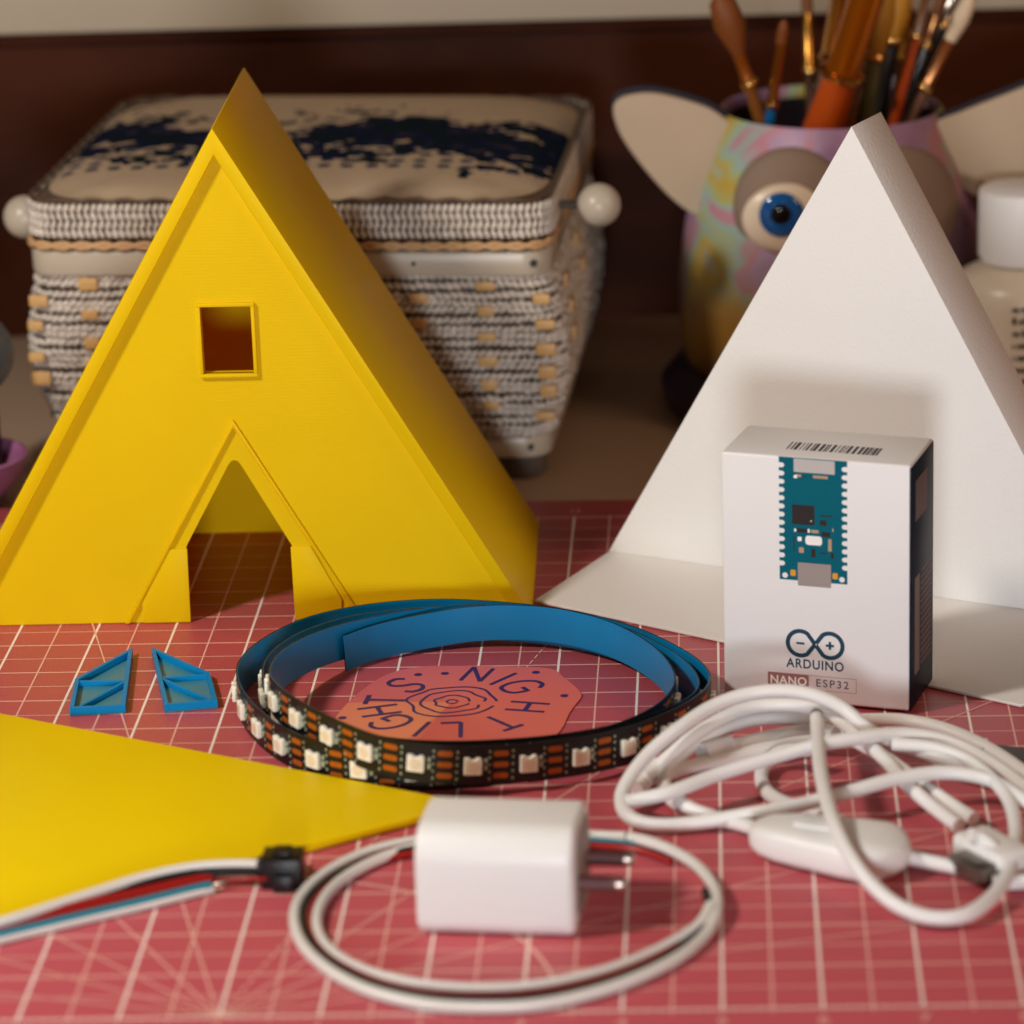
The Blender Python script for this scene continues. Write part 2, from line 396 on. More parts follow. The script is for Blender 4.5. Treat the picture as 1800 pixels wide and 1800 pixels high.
# ------------------------------------------------------------------ two small blue printed pieces
def blue_piece(name, label, pts, ribs):
    c = at(sum(p[0] for p in pts)/4, sum(p[1] for p in pts)/4, 0)
    t = thing(name, label, 'plastic piece', (c[0], c[1], 0.02), group='small blue printed triangular pieces')
    q = [at(p[0], p[1], 0.26) for p in pts]; q = [(p[0]-c[0], p[1]-c[1]) for p in q]
    MB().prism(q, 0, 0.05).build('base_sheet', M['blue_thin'], t)
    def shrink(q, d):
        n = len(q); out = []
        ar = sum(q[i][0]*q[(i+1) % n][1]-q[(i+1) % n][0]*q[i][1] for i in range(n))
        sg = 1 if ar > 0 else -1
        for i in range(n):
            a, b, c_ = Vector(q[i-1]), Vector(q[i]), Vector(q[(i+1) % n])
            d1, d2 = (b-a).normalized(), (c_-b).normalized()
            n1, n2 = Vector((-d1.y, d1.x))*sg, Vector((-d2.y, d2.x))*sg
            bi = (n1+n2).normalized(); out.append((b + bi*(d/max(bi.dot(n1), 0.3)))[:])
        return out
    flat('rim', [q, shrink(q, 0.13)], M['blue'], t, 0.23, 0.0, None, 0.145)
    for a, b in ribs:
        a = at(a[0], a[1], 0.26); b = at(b[0], b[1], 0.26)
        a = Vector((a[0]-c[0], a[1]-c[1])); b = Vector((b[0]-c[0], b[1]-c[1]))
        d = (b-a).normalized(); nn = Vector((-d.y, d.x))*0.055
        MB().prism([(a-nn)[:], (b-nn)[:], (b+nn)[:], (a+nn)[:]], 0.05, 0.225, 0.012, 1).build('rib', M['blue'], t)
blue_piece('printed_bracket', 'small blue plastic piece, the left one, its sharp tip pointing up to the right',
           [(122, 1246), (220, 1241), (233, 1139), (132, 1194)], [((137, 1196), (224, 1195)), ((140, 1240), (220, 1196))])
blue_piece('printed_bracket', 'small blue plastic piece nearest the coiled light strip, its sharp tip pointing up left',
           [(266, 1138), (369, 1183), (382, 1232), (289, 1240)][::-1], [((283, 1190), (364, 1184)), ((284, 1191), (372, 1230))])

# ------------------------------------------------------------------ LED strip coil
coil = thing('light_strip', 'coiled black LED light strip with blue backing film and square white lights', 'light strip', (-7.9, 104.6, 0))
CO = Vector((-7.9, 104.6, 0))
SW = 1.2
# top edge pixels + height of the top edge
K = []
def kk(px, py, zt): p = at(px, py, zt); K.append((Vector(p)-CO, ))
path_px = [  # (x, y of the top edge, height of the top edge)
 (603, 1118, 1.25), (660, 1098, 1.3), (740, 1080, 1.35), (830, 1066, 1.45), (920, 1064, 1.5), (1000, 1073, 1.5), (1080, 1096, 1.45), (1145, 1133, 1.4), (1180, 1172, 1.35), (1183, 1205, 1.3),
 (1150, 1240, 1.25), (1080, 1272, 1.2), (980, 1298, 1.2), (860, 1314, 1.2), (740, 1322, 1.2), (640, 1318, 1.2), (560, 1302, 1.2), (490, 1272, 1.2), (438, 1228, 1.2), (417, 1186, 1.2),
 (428, 1152, 1.2), (470, 1118, 1.22), (540, 1085, 1.25), (640, 1063, 1.25), (760, 1053, 1.25), (880, 1058, 1.25), (1000, 1072, 1.22), (1110, 1100, 1.2), (1190, 1136, 1.2), (1236, 1168, 1.2), (1247, 1196, 1.2),
 (1225, 1222, 1.3), (1170, 1252, 1.35), (1090, 1280, 1.4), (990, 1299, 1.5), (880, 1309, 1.6), (770, 1309, 1.75), (670, 1293, 1.9), (590, 1263, 2.0), (520, 1226, 2.1), (477, 1190, 2.1),
 (482, 1158, 2.0), (520, 1128, 1.8), (590, 1100, 1.6), (680, 1080, 1.45), (790, 1064, 1.35), (900, 1066, 1.3), (1020, 1081, 1.3), (1120, 1112, 1.25), (1190, 1150, 1.2), (1222, 1182, 1.2), (1226, 1208, 1.2),
 (1198, 1232, 1.15), (1120, 1262, 1.15), (1010, 1286, 1.15), (880, 1299, 1.15), (750, 1301, 1.15), (640, 1288, 1.15), (550, 1260, 1.15), (486, 1222, 1.15), (462, 1184, 1.15), (476, 1146, 1.15), (530, 1110, 1.18), (620, 1082, 1.2), (720, 1070, 1.2), (800, 1066, 1.2)]
for p in path_px: kk(*p)
SP = catmull([k_[0] for k_ in K], 14)
# even spacing
acc = [0]
for a, b in zip(SP, SP[1:]): acc.append(acc[-1]+(b-a).length)
TOT = acc[-1]; NS = int(TOT/0.12)
def samp(d):
    d = max(0, min(TOT-1e-6, d)); lo = 0
    import bisect
    i = bisect.bisect_right(acc, d)-1; f = (d-acc[i])/max(acc[i+1]-acc[i], 1e-9)
    return SP[i].lerp(SP[i+1], f)
def frame(d):
    p = samp(d); t_ = (samp(d+0.25)-samp(d-0.25)).normalized()
    n_ = Vector((t_.y, -t_.x, 0)).normalized()          # candidate side
    if n_.dot(Vector((p.x, p.y+0.3, 0))) < 0: n_ = -n_
    u_ = t_.cross(n_).normalized()
    if u_.z < 0: u_ = -u_
    return p, t_, n_, u_
board, film = MB(), MB()
def ribbon(mb, off0, off1, d0, d1, w0=0.0, w1=SW):
    rows = []
    n = int((d1-d0)/0.12)
    for i in range(n+1):
        p, t_, n_, u_ = frame(d0+(d1-d0)*i/n)
        rows.append([mb.bm.verts.new(p+n_*off1-u_*w0), mb.bm.verts.new(p+n_*off1-u_*w1), mb.bm.verts.new(p+n_*off0-u_*w1), mb.bm.verts.new(p+n_*off0-u_*w0)])
    for A_, B_ in zip(rows, rows[1:]):
        for k_ in range(4):
            f = mb.bm.faces.new((A_[k_], A_[(k_+1) % 4], B_[(k_+1) % 4], B_[k_]))
    mb.bm.faces.new(rows[0]); mb.bm.faces.new(rows[-1][::-1])
ribbon(board, 0.0, 0.035, 0, TOT); board.build('strip_board', M['pcb_black'], coil, recalc=True, angle=50)
ribbon(film, -0.022, -0.002, 0, TOT, 0.012, SW-0.012); film.build('backing_film', M['liner'], coil, recalc=True, angle=50)
chip = [(-.25, -.25), (.25, -.25), (.25, .17), (.21, .25), (.1, .25), (.06, .19), (-.06, .19), (-.1, .25), (-.25, .25)]
pads, bits = MB(), MB()
d = 0.75; k = 0
chip_me = MB().prism(chip, 0, 0.15, 0.02, 1).build('led', M['led_body'], coil)
lens_me = MB().prism(circle(0, 0, 0.17, n=20), 0.151, 0.156).build('led_lens', M['led_lens'], chip_me)
first = True
while d < TOT-0.3 and k < 98:
    p, t_, n_, u_ = frame(d)
    c = p - u_*SW/2 + n_*0.034
    X = u_.cross(n_).normalized()
    sc_ = 1.03
    Mx = Matrix(((X.x*sc_, u_.x*sc_, n_.x*sc_, c.x*CM), (X.y*sc_, u_.y*sc_, n_.y*sc_, c.y*CM), (X.z*sc_, u_.z*sc_, n_.z*sc_, c.z*CM), (0, 0, 0, 1)))
    if first: o, l2 = chip_me, lens_me; first = False
    else:
        o = chip_me.copy(); COL.objects.link(o); o.parent = coil
        l2 = lens_me.copy(); COL.objects.link(l2); l2.parent = o
    o.matrix_local = Mx
    Mc = Matrix(((X.x, u_.x, n_.x, c.x), (X.y, u_.y, n_.y, c.y), (X.z, u_.z, n_.z, c.z), (0, 0, 0, 1)))
    bits.box((0.34, -0.14, 0), (0.43, 0.02, 0.06), M=Mc); bits.box((0.34, 0.08, 0), (0.42, 0.2, 0.05), M=Mc)
    dm = d+0.8
    if dm < TOT-0.3:
        p, t_, n_, u_ = frame(dm); c = p - u_*SW/2 + n_*0.034; X = u_.cross(n_).normalized()
        Mc = Matrix(((X.x, u_.x, n_.x, c.x), (X.y, u_.y, n_.y, c.y), (X.z, u_.z, n_.z, c.z), (0, 0, 0, 1)))
        for yy in (-0.34, 0, 0.34):
            pads.prism(rrect(-0.23, yy-0.085, 0.23, yy+0.085, 0.08, 4), 0.0, 0.008, M=Mc)
        for xx in (-0.36, 0.33):
            for yy in (-0.42, -0.2, 0.02, 0.24, 0.42): bits.box((xx, yy-0.05, 0), (xx+0.05, yy+0.03, 0.006), M=Mc)
    d += 1.62; k += 1
pads.build('solder_pads', M['copper'], coil); bits.build('small_components', M['pad_green'], coil)

# ------------------------------------------------------------------ round pink sticker
sc = at(795, 1236, 0)
st = thing('sticker', 'pink and peach round sticker lettered NIGHT LIGHTS lying inside the coiled strip', 'sticker', (sc[0], sc[1], 0.02))
m = mat('sticker_print', rgb(212, 92, 88), 0.4, vary=0.02)
nt = m.node_tree; N = nt.nodes; L = nt.links
tc = N.new('ShaderNodeTexCoord'); sx = N.new('ShaderNodeSeparateXYZ'); L.new(tc.outputs['Object'], sx.inputs[0])
gr = N.new('ShaderNodeTexGradient'); gr.gradient_type = 'RADIAL'; L.new(tc.outputs['Object'], gr.inputs[0])
cr = N.new('ShaderNodeValToRGB'); L.new(gr.outputs['Fac'], cr.inputs[0]); cr.color_ramp.interpolation = 'LINEAR'
els = [(0.0, rgb(226, 130, 106)), (0.19, rgb(228, 134, 106)), (0.215, rgb(206, 88, 90)), (0.38, rgb(224, 112, 98)), (0.55, rgb(224, 110, 100)), (0.8, rgb(216, 108, 112)), (0.97, rgb(208, 98, 110)), (1.0, rgb(210, 104, 106))]
cr.color_ramp.elements[0].position = 0; cr.color_ramp.elements[0].color = els[0][1]
cr.color_ramp.elements[1].position = 1; cr.color_ramp.elements[1].color = els[-1][1]
for p_, c_ in els[1:-1]: e = cr.color_ramp.elements.new(p_); e.color = c_
L.new(cr.outputs['Color'], N['Principled BSDF'].inputs['Base Color'])
outl = [(588, 1266), (622, 1226), (676, 1188), (735, 1173), (800, 1171), (900, 1172), (968, 1176), (992, 1192), (1016, 1212), (1022, 1224), (1012, 1238), (1000, 1255), (988, 1280), (968, 1297), (925, 1303), (860, 1309), (790, 1311), (725, 1307), (660, 1295), (605, 1280)]
q = catmull([(Vector(at(x, y, 0.04))-Vector(sc)) for x, y in outl], 5, True)
flat('sticker_sheet', [[(v.x, v.y) for v in q]], m, st, 0.03, 0, None, 0.015)
parts = []
# hand-drawn letters placed round the centre, tops outward
GL = {'N': [[(-.3, -.5), (-.26, .5), (.26, -.45), (.32, .5)]], 'I': [[(0, -.5), (0, .5)]],
      'G': [[(.36, .34), (.15, .52), (-.15, .48), (-.36, .2), (-.4, -.15), (-.25, -.45), (.05, -.5), (.32, -.36), (.38, -.02)], [(.06, .0), (.42, .0)]],
      'H': [[(-.3, -.5), (-.3, .5)], [(.3, -.5), (.3, .5)], [(-.3, 0), (.3, 0)]], 'T': [[(0, -.5), (0, .5)], [(-.34, .5), (.34, .5)]],
      'L': [[(-.25, .5), (-.25, -.5), (.3, -.5)]], 'S': [[(.3, .34), (.12, .5), (-.18, .46), (-.3, .25), (-.1, .03), (.2, -.1), (.3, -.3), (.1, -.5), (-.2, -.48), (-.34, -.3)]]}
for ch, ang in zip('NIGHTLIGHTS', (76, 53, 31, -12, -48, -86, -108, -136, -162, -185, -223)):
    Mt = Matrix.Rotation(R(ang-90), 4, 'Z') @ Matrix.Translation((0, {-185: 2.05, -223: 2.15, -162: 2.3}.get(ang, 2.42), 0.036)) @ Matrix.Diagonal((1.12, 1.25, 1, 1))
    for s_ in GL[ch]:
        pts = [(v.x, v.y) for v in catmull([(a_, b_, 0) for a_, b_ in s_], 4)] if ch in 'GS' and len(s_) > 3 else s_
        if len(s_) > 2 and ch in 'NL':
            for a_, b_ in zip(s_, s_[1:]): parts.append(flat('l', stroke([a_, b_], 0.12), M['purple_ink'], None, 0.004, 0, Mt, 0.0003*len(parts)))
        else: parts.append(flat('l', stroke(pts, 0.12), M['purple_ink'], None, 0.004, 0, Mt, 0.0003*len(parts)))
merge_into('lettering', parts, st, M['purple_ink'])
parts = []
for r_, wd in ((0.16, 0.07), (0.52, 0.08), (0.92, 0.085), (1.28, 0.09)):
    rr = [(r_*(1+0.06*math.sin(3*a_/30*2*math.pi/1+r_*7)+0.03*math.sin(7*a_/60*2*math.pi))*math.cos(a_/60*2*math.pi)*1.05, r_*(1+0.05*math.sin(4*a_/60*2*math.pi+r_*3))*math.sin(a_/60*2*math.pi)) for a_ in range(58)]
    parts.append(flat('r', stroke(rr, wd), M['purple_ink'], None, 0.004, 0, None, 0.036))
for x, y in ((735, 1186), (782, 1184), (942, 1182), (992, 1223), (602, 1262)):
    p = Vector(at(x, y, 0.05))-Vector(sc); parts.append(flat('d', [circle(p.x, p.y, 0.13, n=14)], M['purple_ink'], None, 0.004, 0, None, 0.036))
merge_into('ring_drawing', parts, st, M['purple_ink'])

# ------------------------------------------------------------------ white triangular block with its base sheet
wb = thing('triangular_stand', 'white upright triangle block with a flat white base sheet behind the small box', 'stand', (2.82, 115.4, 0.02), -24.5)
W2, WHt, WD = 9.2, 15.85, 2.5
MB().prism([(-W2, 0.1), (W2, 0.1), (0, WHt)], 0, WD, 0.03, 2, Matrix.Translation((0, WD, 0)) @ FRONT).build('triangle_block', M['paper'], wb)
Bp = [at(1070, 975), at(940, 1060), at(1795, 1245)]
Wm = Matrix.Rotation(R(24.5), 3, 'Z')
loc = [Wm @ (Vector(p)-Vector((2.82, 115.4, 0))) for p in Bp]
P0, P1, P2 = [(v.x, v.y) for v in loc]
P3 = (W2+0.4, 0.02)
MB().prism([P1, P2, (P2[0]+0.6, P2[1]+0.8), (W2+1.2, WD*0.5), (W2, WD), (-W2, WD), (-W2, 0)], 0.0, 0.098, 0.02, 1).build('base_sheet', M['paper'], wb)

# ------------------------------------------------------------------ small product box
bx = thing('product_box', 'small white cardboard box printed with a teal circuit board, with a navy side', 'box', (-1.42, 105.32, 0.02), -16.0)
BW, BD, BH = 5.95, 2.95, 8.0
b = MB().box((0, 0, 0.1), (BW, BD, BH), 0.09, 3); b.build('carton', M['card'], bx)
b = MB().prism(rrect(0.1, 0.12, BD-0.12, BH-0.05, 0.10, 4), 0, 0.02, 0.005, 1, Matrix.Translation((BW-0.012, 0, 0)) @ Matrix.Rotation(R(90), 4, 'Z') @ FRONT)
b = MB().box((BW-0.10, 0.014, 0.08), (BW+0.012, BD-0.01, BH-0.06), 0.05, 2)
side = b.build('side_panel', M['card_navy'], bx)
Ms = Matrix.Translation((BW+0.012, 0, 0)) @ Matrix.Rotation(R(90), 4, 'Z') @ FRONT
m_pic = mat('side_picture_ink', rgb(84, 58, 50), 0.45, vary=0.4, vscale=120)
flat('side_picture', [[(0.55, 6.05), (2.05, 6.05), (2.05, 7.35), (0.55, 7.35)]], m_pic, side, 0.004, 0, Ms, 0.003)
m_lab = mat('side_label_ink', rgb(124, 104, 102), 0.5, vary=0.3, vscale=300, stretch=(1, 1, 4))
flat('side_label', [[(0.5, 1.1), (1.1, 1.1), (1.1, 4.25), (0.5, 4.25)]], m_lab, side, 0.004, 0, Ms, 0.003)
tx = []
for j in range(16):                       # print too small to read in the photo: rows of tiny marks
    x_ = 1.3
    while x_ < 2.5:
        wd = random.uniform(0.05, 0.16); tx.append(flat('x', [[(x_, 1.2+j*0.2), (x_+wd, 1.2+j*0.2), (x_+wd, 1.26+j*0.2), (x_, 1.26+j*0.2)]], M['brown_ink'], None, 0.002, 0, Ms, 0.003)); x_ += wd+0.05
merge_into('side_small_print', tx, side, M['brown_ink'])
Mp = FRONT
def pr(name, loops, m_, z, parent=bx): return flat(name, loops, m_, parent, 0.003, 0, Mp, z)
pu0, pu1, pv0, pv1 = 1.83, 3.97, 4.06, 7.99
PW, PH = pu1-pu0, pv1-pv0
# board outline with half-round notches on both sides
out = []; nn = 15; stp = PH/nn; r_ = stp*0.30
ol = [(pu0, pv0)]
rp = [(pu1, pv0)]
for j in range(1, nn-1):
    cy = pv0 + (j+1.0)*stp-0.0
    rp += [(pu1, cy-r_), (pu1-r_*1.3, cy-r_), (pu1-r_*2.0, cy-r_*.6), (pu1-r_*2.2, cy), (pu1-r_*2.0, cy+r_*.6), (pu1-r_*1.3, cy+r_), (pu1, cy+r_)]
rp += [(pu1, pv1)]
lp = [(pu0+pu1-x, y) for x, y in rp][::-1]
hole1 = circle(pu0+0.17, pv0+0.14, 0.09, n=14); hole2 = circle(pu1-0.17, pv0+0.14, 0.09, n=14)
pic = pr('board_picture', [rp+lp, hole1, hole2], M['teal_ink'], 0.003)
def rc(x0, y0, x1, y1, r=0.0): return rrect(pu0+x0*PW, pv0+y0*PH, pu0+x1*PW, pv0+y1*PH, r or 0.02, 3)
def group_print(name, rects, m_, z): merge_into(name, [pr('x', [rc(*q_)], m_, z+0.0004*i_) for i_, q_ in enumerate(rects)], pic, m_)
group_print('grey_module_print', [(0.22, 0.885, 0.82, 0.993)], M['grey_ink'], 0.006)
group_print('port_print', [(0.27, -0.04, 0.76, 0.15)], M['grey_ink2'], 0.006)
group_print('black_chip_print', [(0.19, 0.46, 0.52, 0.62), (0.6, 0.465, 0.7, 0.51), (0.26, 0.395, 0.41, 0.43), (0.62, 0.375, 0.75, 0.415), (0.47, 0.2, 0.53, 0.27), (0.76, 0.2, 0.8, 0.25), (0.21, 0.24, 0.225, 0.36), (0.36, 0.845, 0.4, 0.858), (0.6, 0.54, 0.78, 0.55), (0.6, 0.235, 0.7, 0.245)], M['black_ink'], 0.006)
group_print('button_print', [(0.385, 0.30, 0.63, 0.375, 0.09), (0.27, 0.325, 0.33, 0.36), (0.22, 0.4, 0.25, 0.425), (0.42, 0.4, 0.45, 0.43), (0.46, 0.49, 0.48, 0.5), (0.22, 0.835, 0.27, 0.86)], M['white_ink'], 0.008)
group_print('gold_part_print', [(0.16, 0.035, 0.24, 0.085, 0.04), (0.78, 0.035, 0.86, 0.085, 0.04)], M['gold_ink'], 0.006)
group_print('tan_part_print', [(0.5, 0.845, 0.72, 0.868), (0.25, 0.845, 0.33, 0.868), (0.47, 0.4, 0.58, 0.425), (0.29, 0.23, 0.36, 0.275), (0.72, 0.26, 0.77, 0.36), (0.78, 0.42, 0.8, 0.45)], M['tan_ink'], 0.006)
# infinity logo, lettering and the two-box caption
LX, LY = 2.94, 2.02
inf = []
for i_ in range(96):
    a_ = 2*math.pi*i_/96; dn = 1+0.0*math.sin(a_)**2
    x_ = math.copysign(1, math.cos(a_))
    inf.append((LX+0.82*math.cos(a_)/(1+0.15*math.sin(a_)**2), LY+0.80*math.sin(a_)*math.cos(a_)))
lg = []
for sg in (-1, 1):
    cc = (LX+sg*0.47, LY)
    tri_ = [(LX+sg*0.02, LY+0.05)] + [(cc[0]+sg*0.40*math.cos(R(g)), cc[1]+0.40*math.sin(R(g))) for g in range(118, -119, -8)] + [(LX+sg*0.02, LY-0.05)]
    sp_ = [(LX-sg*0.20, LY-0.24), (LX, LY)] + [(cc[0]+sg*0.40*math.cos(R(g)), cc[1]+0.40*math.sin(R(g))) for g in range(125, -126, -8)] + [(LX, LY), (LX-sg*0.20, LY+0.24)]
    sp_ = sp_[1:-1]
    for s_ in [sp_]:
        lg.append(pr('x', stroke(s_, 0.135), M['navy_ink'], 0.003+0.0006*len(lg)))
lg.append(pr('x', [[(LX-0.47-0.13, LY-0.035), (LX-0.47+0.13, LY-0.035), (LX-0.47+0.13, LY+0.035), (LX-0.47-0.13, LY+0.035)]], M['navy_ink'], 0.003))
cx_, cy_ = LX+0.47, LY
lg.append(pr('x', [[(cx_-.13, cy_-.04), (cx_-.04, cy_-.04), (cx_-.04, cy_-.13), (cx_+.04, cy_-.13), (cx_+.04, cy_-.04), (cx_+.13, cy_-.04), (cx_+.13, cy_+.04), (cx_+.04, cy_+.04), (cx_+.04, cy_+.13), (cx_-.04, cy_+.13), (cx_-.04, cy_+.04), (cx_-.13, cy_+.04)]], M['navy_ink'], 0.003))
merge_into('infinity_logo', lg, bx, M['navy_ink'])
text('brand_lettering', 'ARDUINO', 0.42, M['navy_ink'], bx, Mp @ Matrix.Translation((LX, 1.34, 0.003)), 0.003, spacing=1.12, weight=0.008, xs=0.88)
cap = pr('brown_caption_box', [[(1.42, 0.52), (2.72, 0.52), (2.72, 1.0), (1.42, 1.0)]], M['brown_ink'], 0.003)
text('caption_lettering', 'NANO', 0.37, M['white_ink'], bx, Mp @ Matrix.Translation((2.08, 0.755, 0.006)), 0.003, spacing=1.1, weight=0.008)
text('caption_lettering', 'ESP32', 0.35, M['navy_ink'], bx, Mp @ Matrix.Translation((3.48, 0.755, 0.003)), 0.003, spacing=1.28)
pr('caption_outline', [[(2.73, 0.52), (4.25, 0.52), (4.25, 1.0), (2.73, 1.0)], [(2.74, 0.535), (4.235, 0.535), (4.235, 0.985), (2.74, 0.985)]], M['tan_ink'], 0.003)
Mt = Matrix.Translation((0, 0, BH))
bars = []; x_ = 1.85
random.seed(3)
while x_ < 4.75:
    wd = random.choice([0.03, 0.045, 0.07, 0.1]); bars.append(flat('x', [[(x_, 0.75), (x_+wd, 0.75), (x_+wd, 1.5), (x_, 1.5)]], M['black_ink'], None, 0.003, 0, Mt, 0.003)); x_ += wd+random.choice([0.03, 0.05, 0.08])
merge_into('barcode', bars, bx, M['black_ink'])

# ------------------------------------------------------------------ white plug charger
ch = thing('charger', 'white cube plug charger lying on the mat inside the loop of thin wires', 'charger', (-9.44, 88.15, 0.02), -5.5)
CWd = 4.25
def rr4(x0, y0, x1, y1, rs, n=10):
    o_ = []
    for (cx_, cy_, a_, r_) in ((x1-rs[0], y1-rs[0], 0, rs[0]), (x0+rs[1], y1-rs[1], 90, rs[1]), (x0+rs[2], y0+rs[2], 180, rs[2]), (x1-rs[3], y0+rs[3], 270, rs[3])):
        o_ += [(cx_+r_*math.cos(R(a_+90*k_/n)), cy_+r_*math.sin(R(a_+90*k_/n))) for k_ in range(n+1)]
    return o_
prof = rr4(-0.12, 0, 3.0, 2.95, (0.8, 0.95, 0.42, 0.42))
b = MB()
t_ = bmesh.new()
b.prism(prof, 0, CWd, 0.18, 4, Matrix(((0, 0, 1, 0), (1, 0, 0, 0), (0, 1, 0, 0), (0, 0, 0, 1))))
b.build('charger_body', M['white_plastic'], ch, angle=25)
prof2 = rrect(0.28, 0.28, 2.72, 2.67, 0.7, 8)
MB().prism(prof2, CWd-0.05, CWd+0.03, 0.02, 2, Matrix(((0, 0, 1, 0), (1, 0, 0, 0), (0, 1, 0, 0), (0, 0, 0, 1)))).build('end_plate', M['grip'], ch)
for yy, zz in ((0.7, 1.3), (2.35, 1.3)):
    p0 = Vector((CWd, yy, zz))
    sl = MB().tube([p0, p0+Vector((1.05, 0, 0))], 0.21, 20).build('pin_sleeve', M['sleeve'], ch)
    MB().tube([p0+Vector((1.0, 0, 0)), p0+Vector((1.18, 0, 0)), p0+Vector((1.27, 0, 0)), p0+Vector((1.31, 0, 0))], [0.19, 0.19, 0.15, 0.06], 20).build('pin', M['chrome'], ch)

# ------------------------------------------------------------------ thin wire loop round the charger
def pxpath(pts, n=8, closed=False, org=(0, 0, 0)):
    return catmull([Vector(at(*p))-Vector(org) for p in pts], n, closed)
wc = at(890, 1620, 0)
wl = thing('wire_loop', 'loop of thin white, black and red wires lying around the white charger', 'wire', wc)
ow = [(1192, 1500, .3), (1130, 1476, .3), (1040, 1468, .25), (930, 1462, .2), (800, 1468, .2), (720, 1480, .2), (640, 1500, .2), (565, 1540, .2), (522, 1590, .2), (524, 1645, .2), (565, 1695, .2), (640, 1738, .2), (740, 1764, .2), (850, 1771, .2), (960, 1764, .2), (1080, 1734, .2), (1180, 1690, .2), (1238, 1645, .2), (1260, 1600, .35), (1255, 1560, .4), (1225, 1522, .4), (1175, 1492, .4), (1120, 1474, .35)]
iwp = [(1100, 1470, .35), (1000, 1468, .2), (900, 1470, .2), (800, 1478, .2), (720, 1492, .2), (650, 1517, .2), (590, 1555, .2), (560, 1600, .2), (562, 1645, .2), (600, 1685, .2), (670, 1716, .2), (760, 1733, .2), (860, 1738, .2), (960, 1730, .2), (1070, 1704, .2), (1160, 1668, .2), (1225, 1628, .3), (1250, 1590, .5)]
MB().tube(pxpath(ow, 8, org=wc), 0.16, 12).build('white_wire', M['rib_white'], wl)
MB().tube(pxpath(iwp, 8, org=wc), 0.15, 12).build('white_wire', M['rib_white'], wl)
def off(pts, sx_, sy_, dz=0.0):
    return [(890+(x-890)*sx_, 1617+(y-1617)*sy_, z+dz) for x, y, z in pts]
MB().tube(pxpath(off(ow[3:-3], 0.958, 0.905, 0.02), 8, org=wc), 0.11, 10).build('black_wire', M['rib_black'], wl)
MB().tube(pxpath(off(ow[3:-4], 0.93, 0.875, -0.04), 8, org=wc), 0.11, 10).build('red_wire', M['rib_red'], wl)
MB().tube(pxpath([(1195, 1508, .2), (1130, 1485, .2), (1060, 1478, .2), (1000, 1476, .15)], 8, org=wc), 0.08, 10).build('teal_wire', M['rib_teal'], wl)
MB().tube(pxpath([(1180, 1515, .15), (1120, 1493, .15), (1050, 1486, .15), (990, 1484, .15)], 8, org=wc), 0.09, 10).build('red_wire', M['rib_red'], wl)

# ------------------------------------------------------------------ wires with black connector at the left
cc = at(500, 1545, 0)
cn = thing('connector_cable', 'black plug connector with white, black, red and teal wires running off to the left', 'cable', cc)
Cx = MB()
Cx.box((-0.55, -0.75, 0.0), (0.55, 0.35, 0.85), 0.06, 2)
Cx.box((-0.32, 0.36, 0.25), (0.28, 0.75, 0.62), 0.06, 2); Cx.box((-0.2, -1.05, 0.05), (0.35, -0.74, 0.5), 0.05, 2)
Cx.box((-0.68, -0.5, 0.2), (-0.56, 0.1, 0.7), 0.04, 2); Cx.box((-0.25, -0.4, 0.86), (0.25, 0.2, 0.95), 0.03, 2)
Cx.build('connector_housing', M['black_plastic'], cn)
ends = MB()
wires = [('white_wire', 'rib_white', 0.15, [(470, 1520, .55), (400, 1520, .55), (330, 1526, .5), (250, 1543, .45), (160, 1571, .4), (80, 1597, .4), (0, 1622, .4), (-120, 1655, .3)]),
         ('black_wire', 'rib_black', 0.16, [(470, 1530, .4), (400, 1531, .4), (330, 1538, .35), (250, 1554, .3), (160, 1579, .25), (80, 1603, .25), (0, 1628, .25), (-120, 1662, .2)]),
         ('red_wire', 'rib_red', 0.2, [(372, 1546, .2), (330, 1553, .2), (250, 1571, .2), (160, 1592, .2), (80, 1611, .2), (0, 1634, .2), (-120, 1667, .15)]),
         ('red_wire', 'rib_red', 0.12, [(372, 1551, .2), (330, 1560, .2), (250, 1579, .2), (160, 1600, .2), (80, 1619, .2), (0, 1640, .2), (-120, 1672, .12)]),
         ('teal_wire', 'rib_teal', 0.13, [(370, 1556, .24), (330, 1565, .24), (250, 1585, .24), (160, 1606, .24), (80, 1625, .24), (0, 1644, .24), (-120, 1675, .2)]),
         ('white_wire', 'rib_white', 0.12, [(374, 1562, .14), (330, 1573, .14), (250, 1593, .14), (160, 1614, .14), (80, 1633, .14), (0, 1652, .14), (-120, 1682, .14)]),
         ('red_wire', 'rib_red', 0.06, [(468, 1545, .35), (430, 1545, .2), (376, 1552, .12)]),
         ('bare_wire_end', 'chrome', 0.045, [(400, 1549, .3), (385, 1553, .2), (370, 1557, .14)]),
         ('bare_wire_end', 'chrome', 0.05, [(392, 1560, .12), (376, 1563, .14)])]
for n_, m_, r_, ps in wires: MB().tube(pxpath(ps, 8, org=cc), r_, 10).build(n_, M[m_], cn)

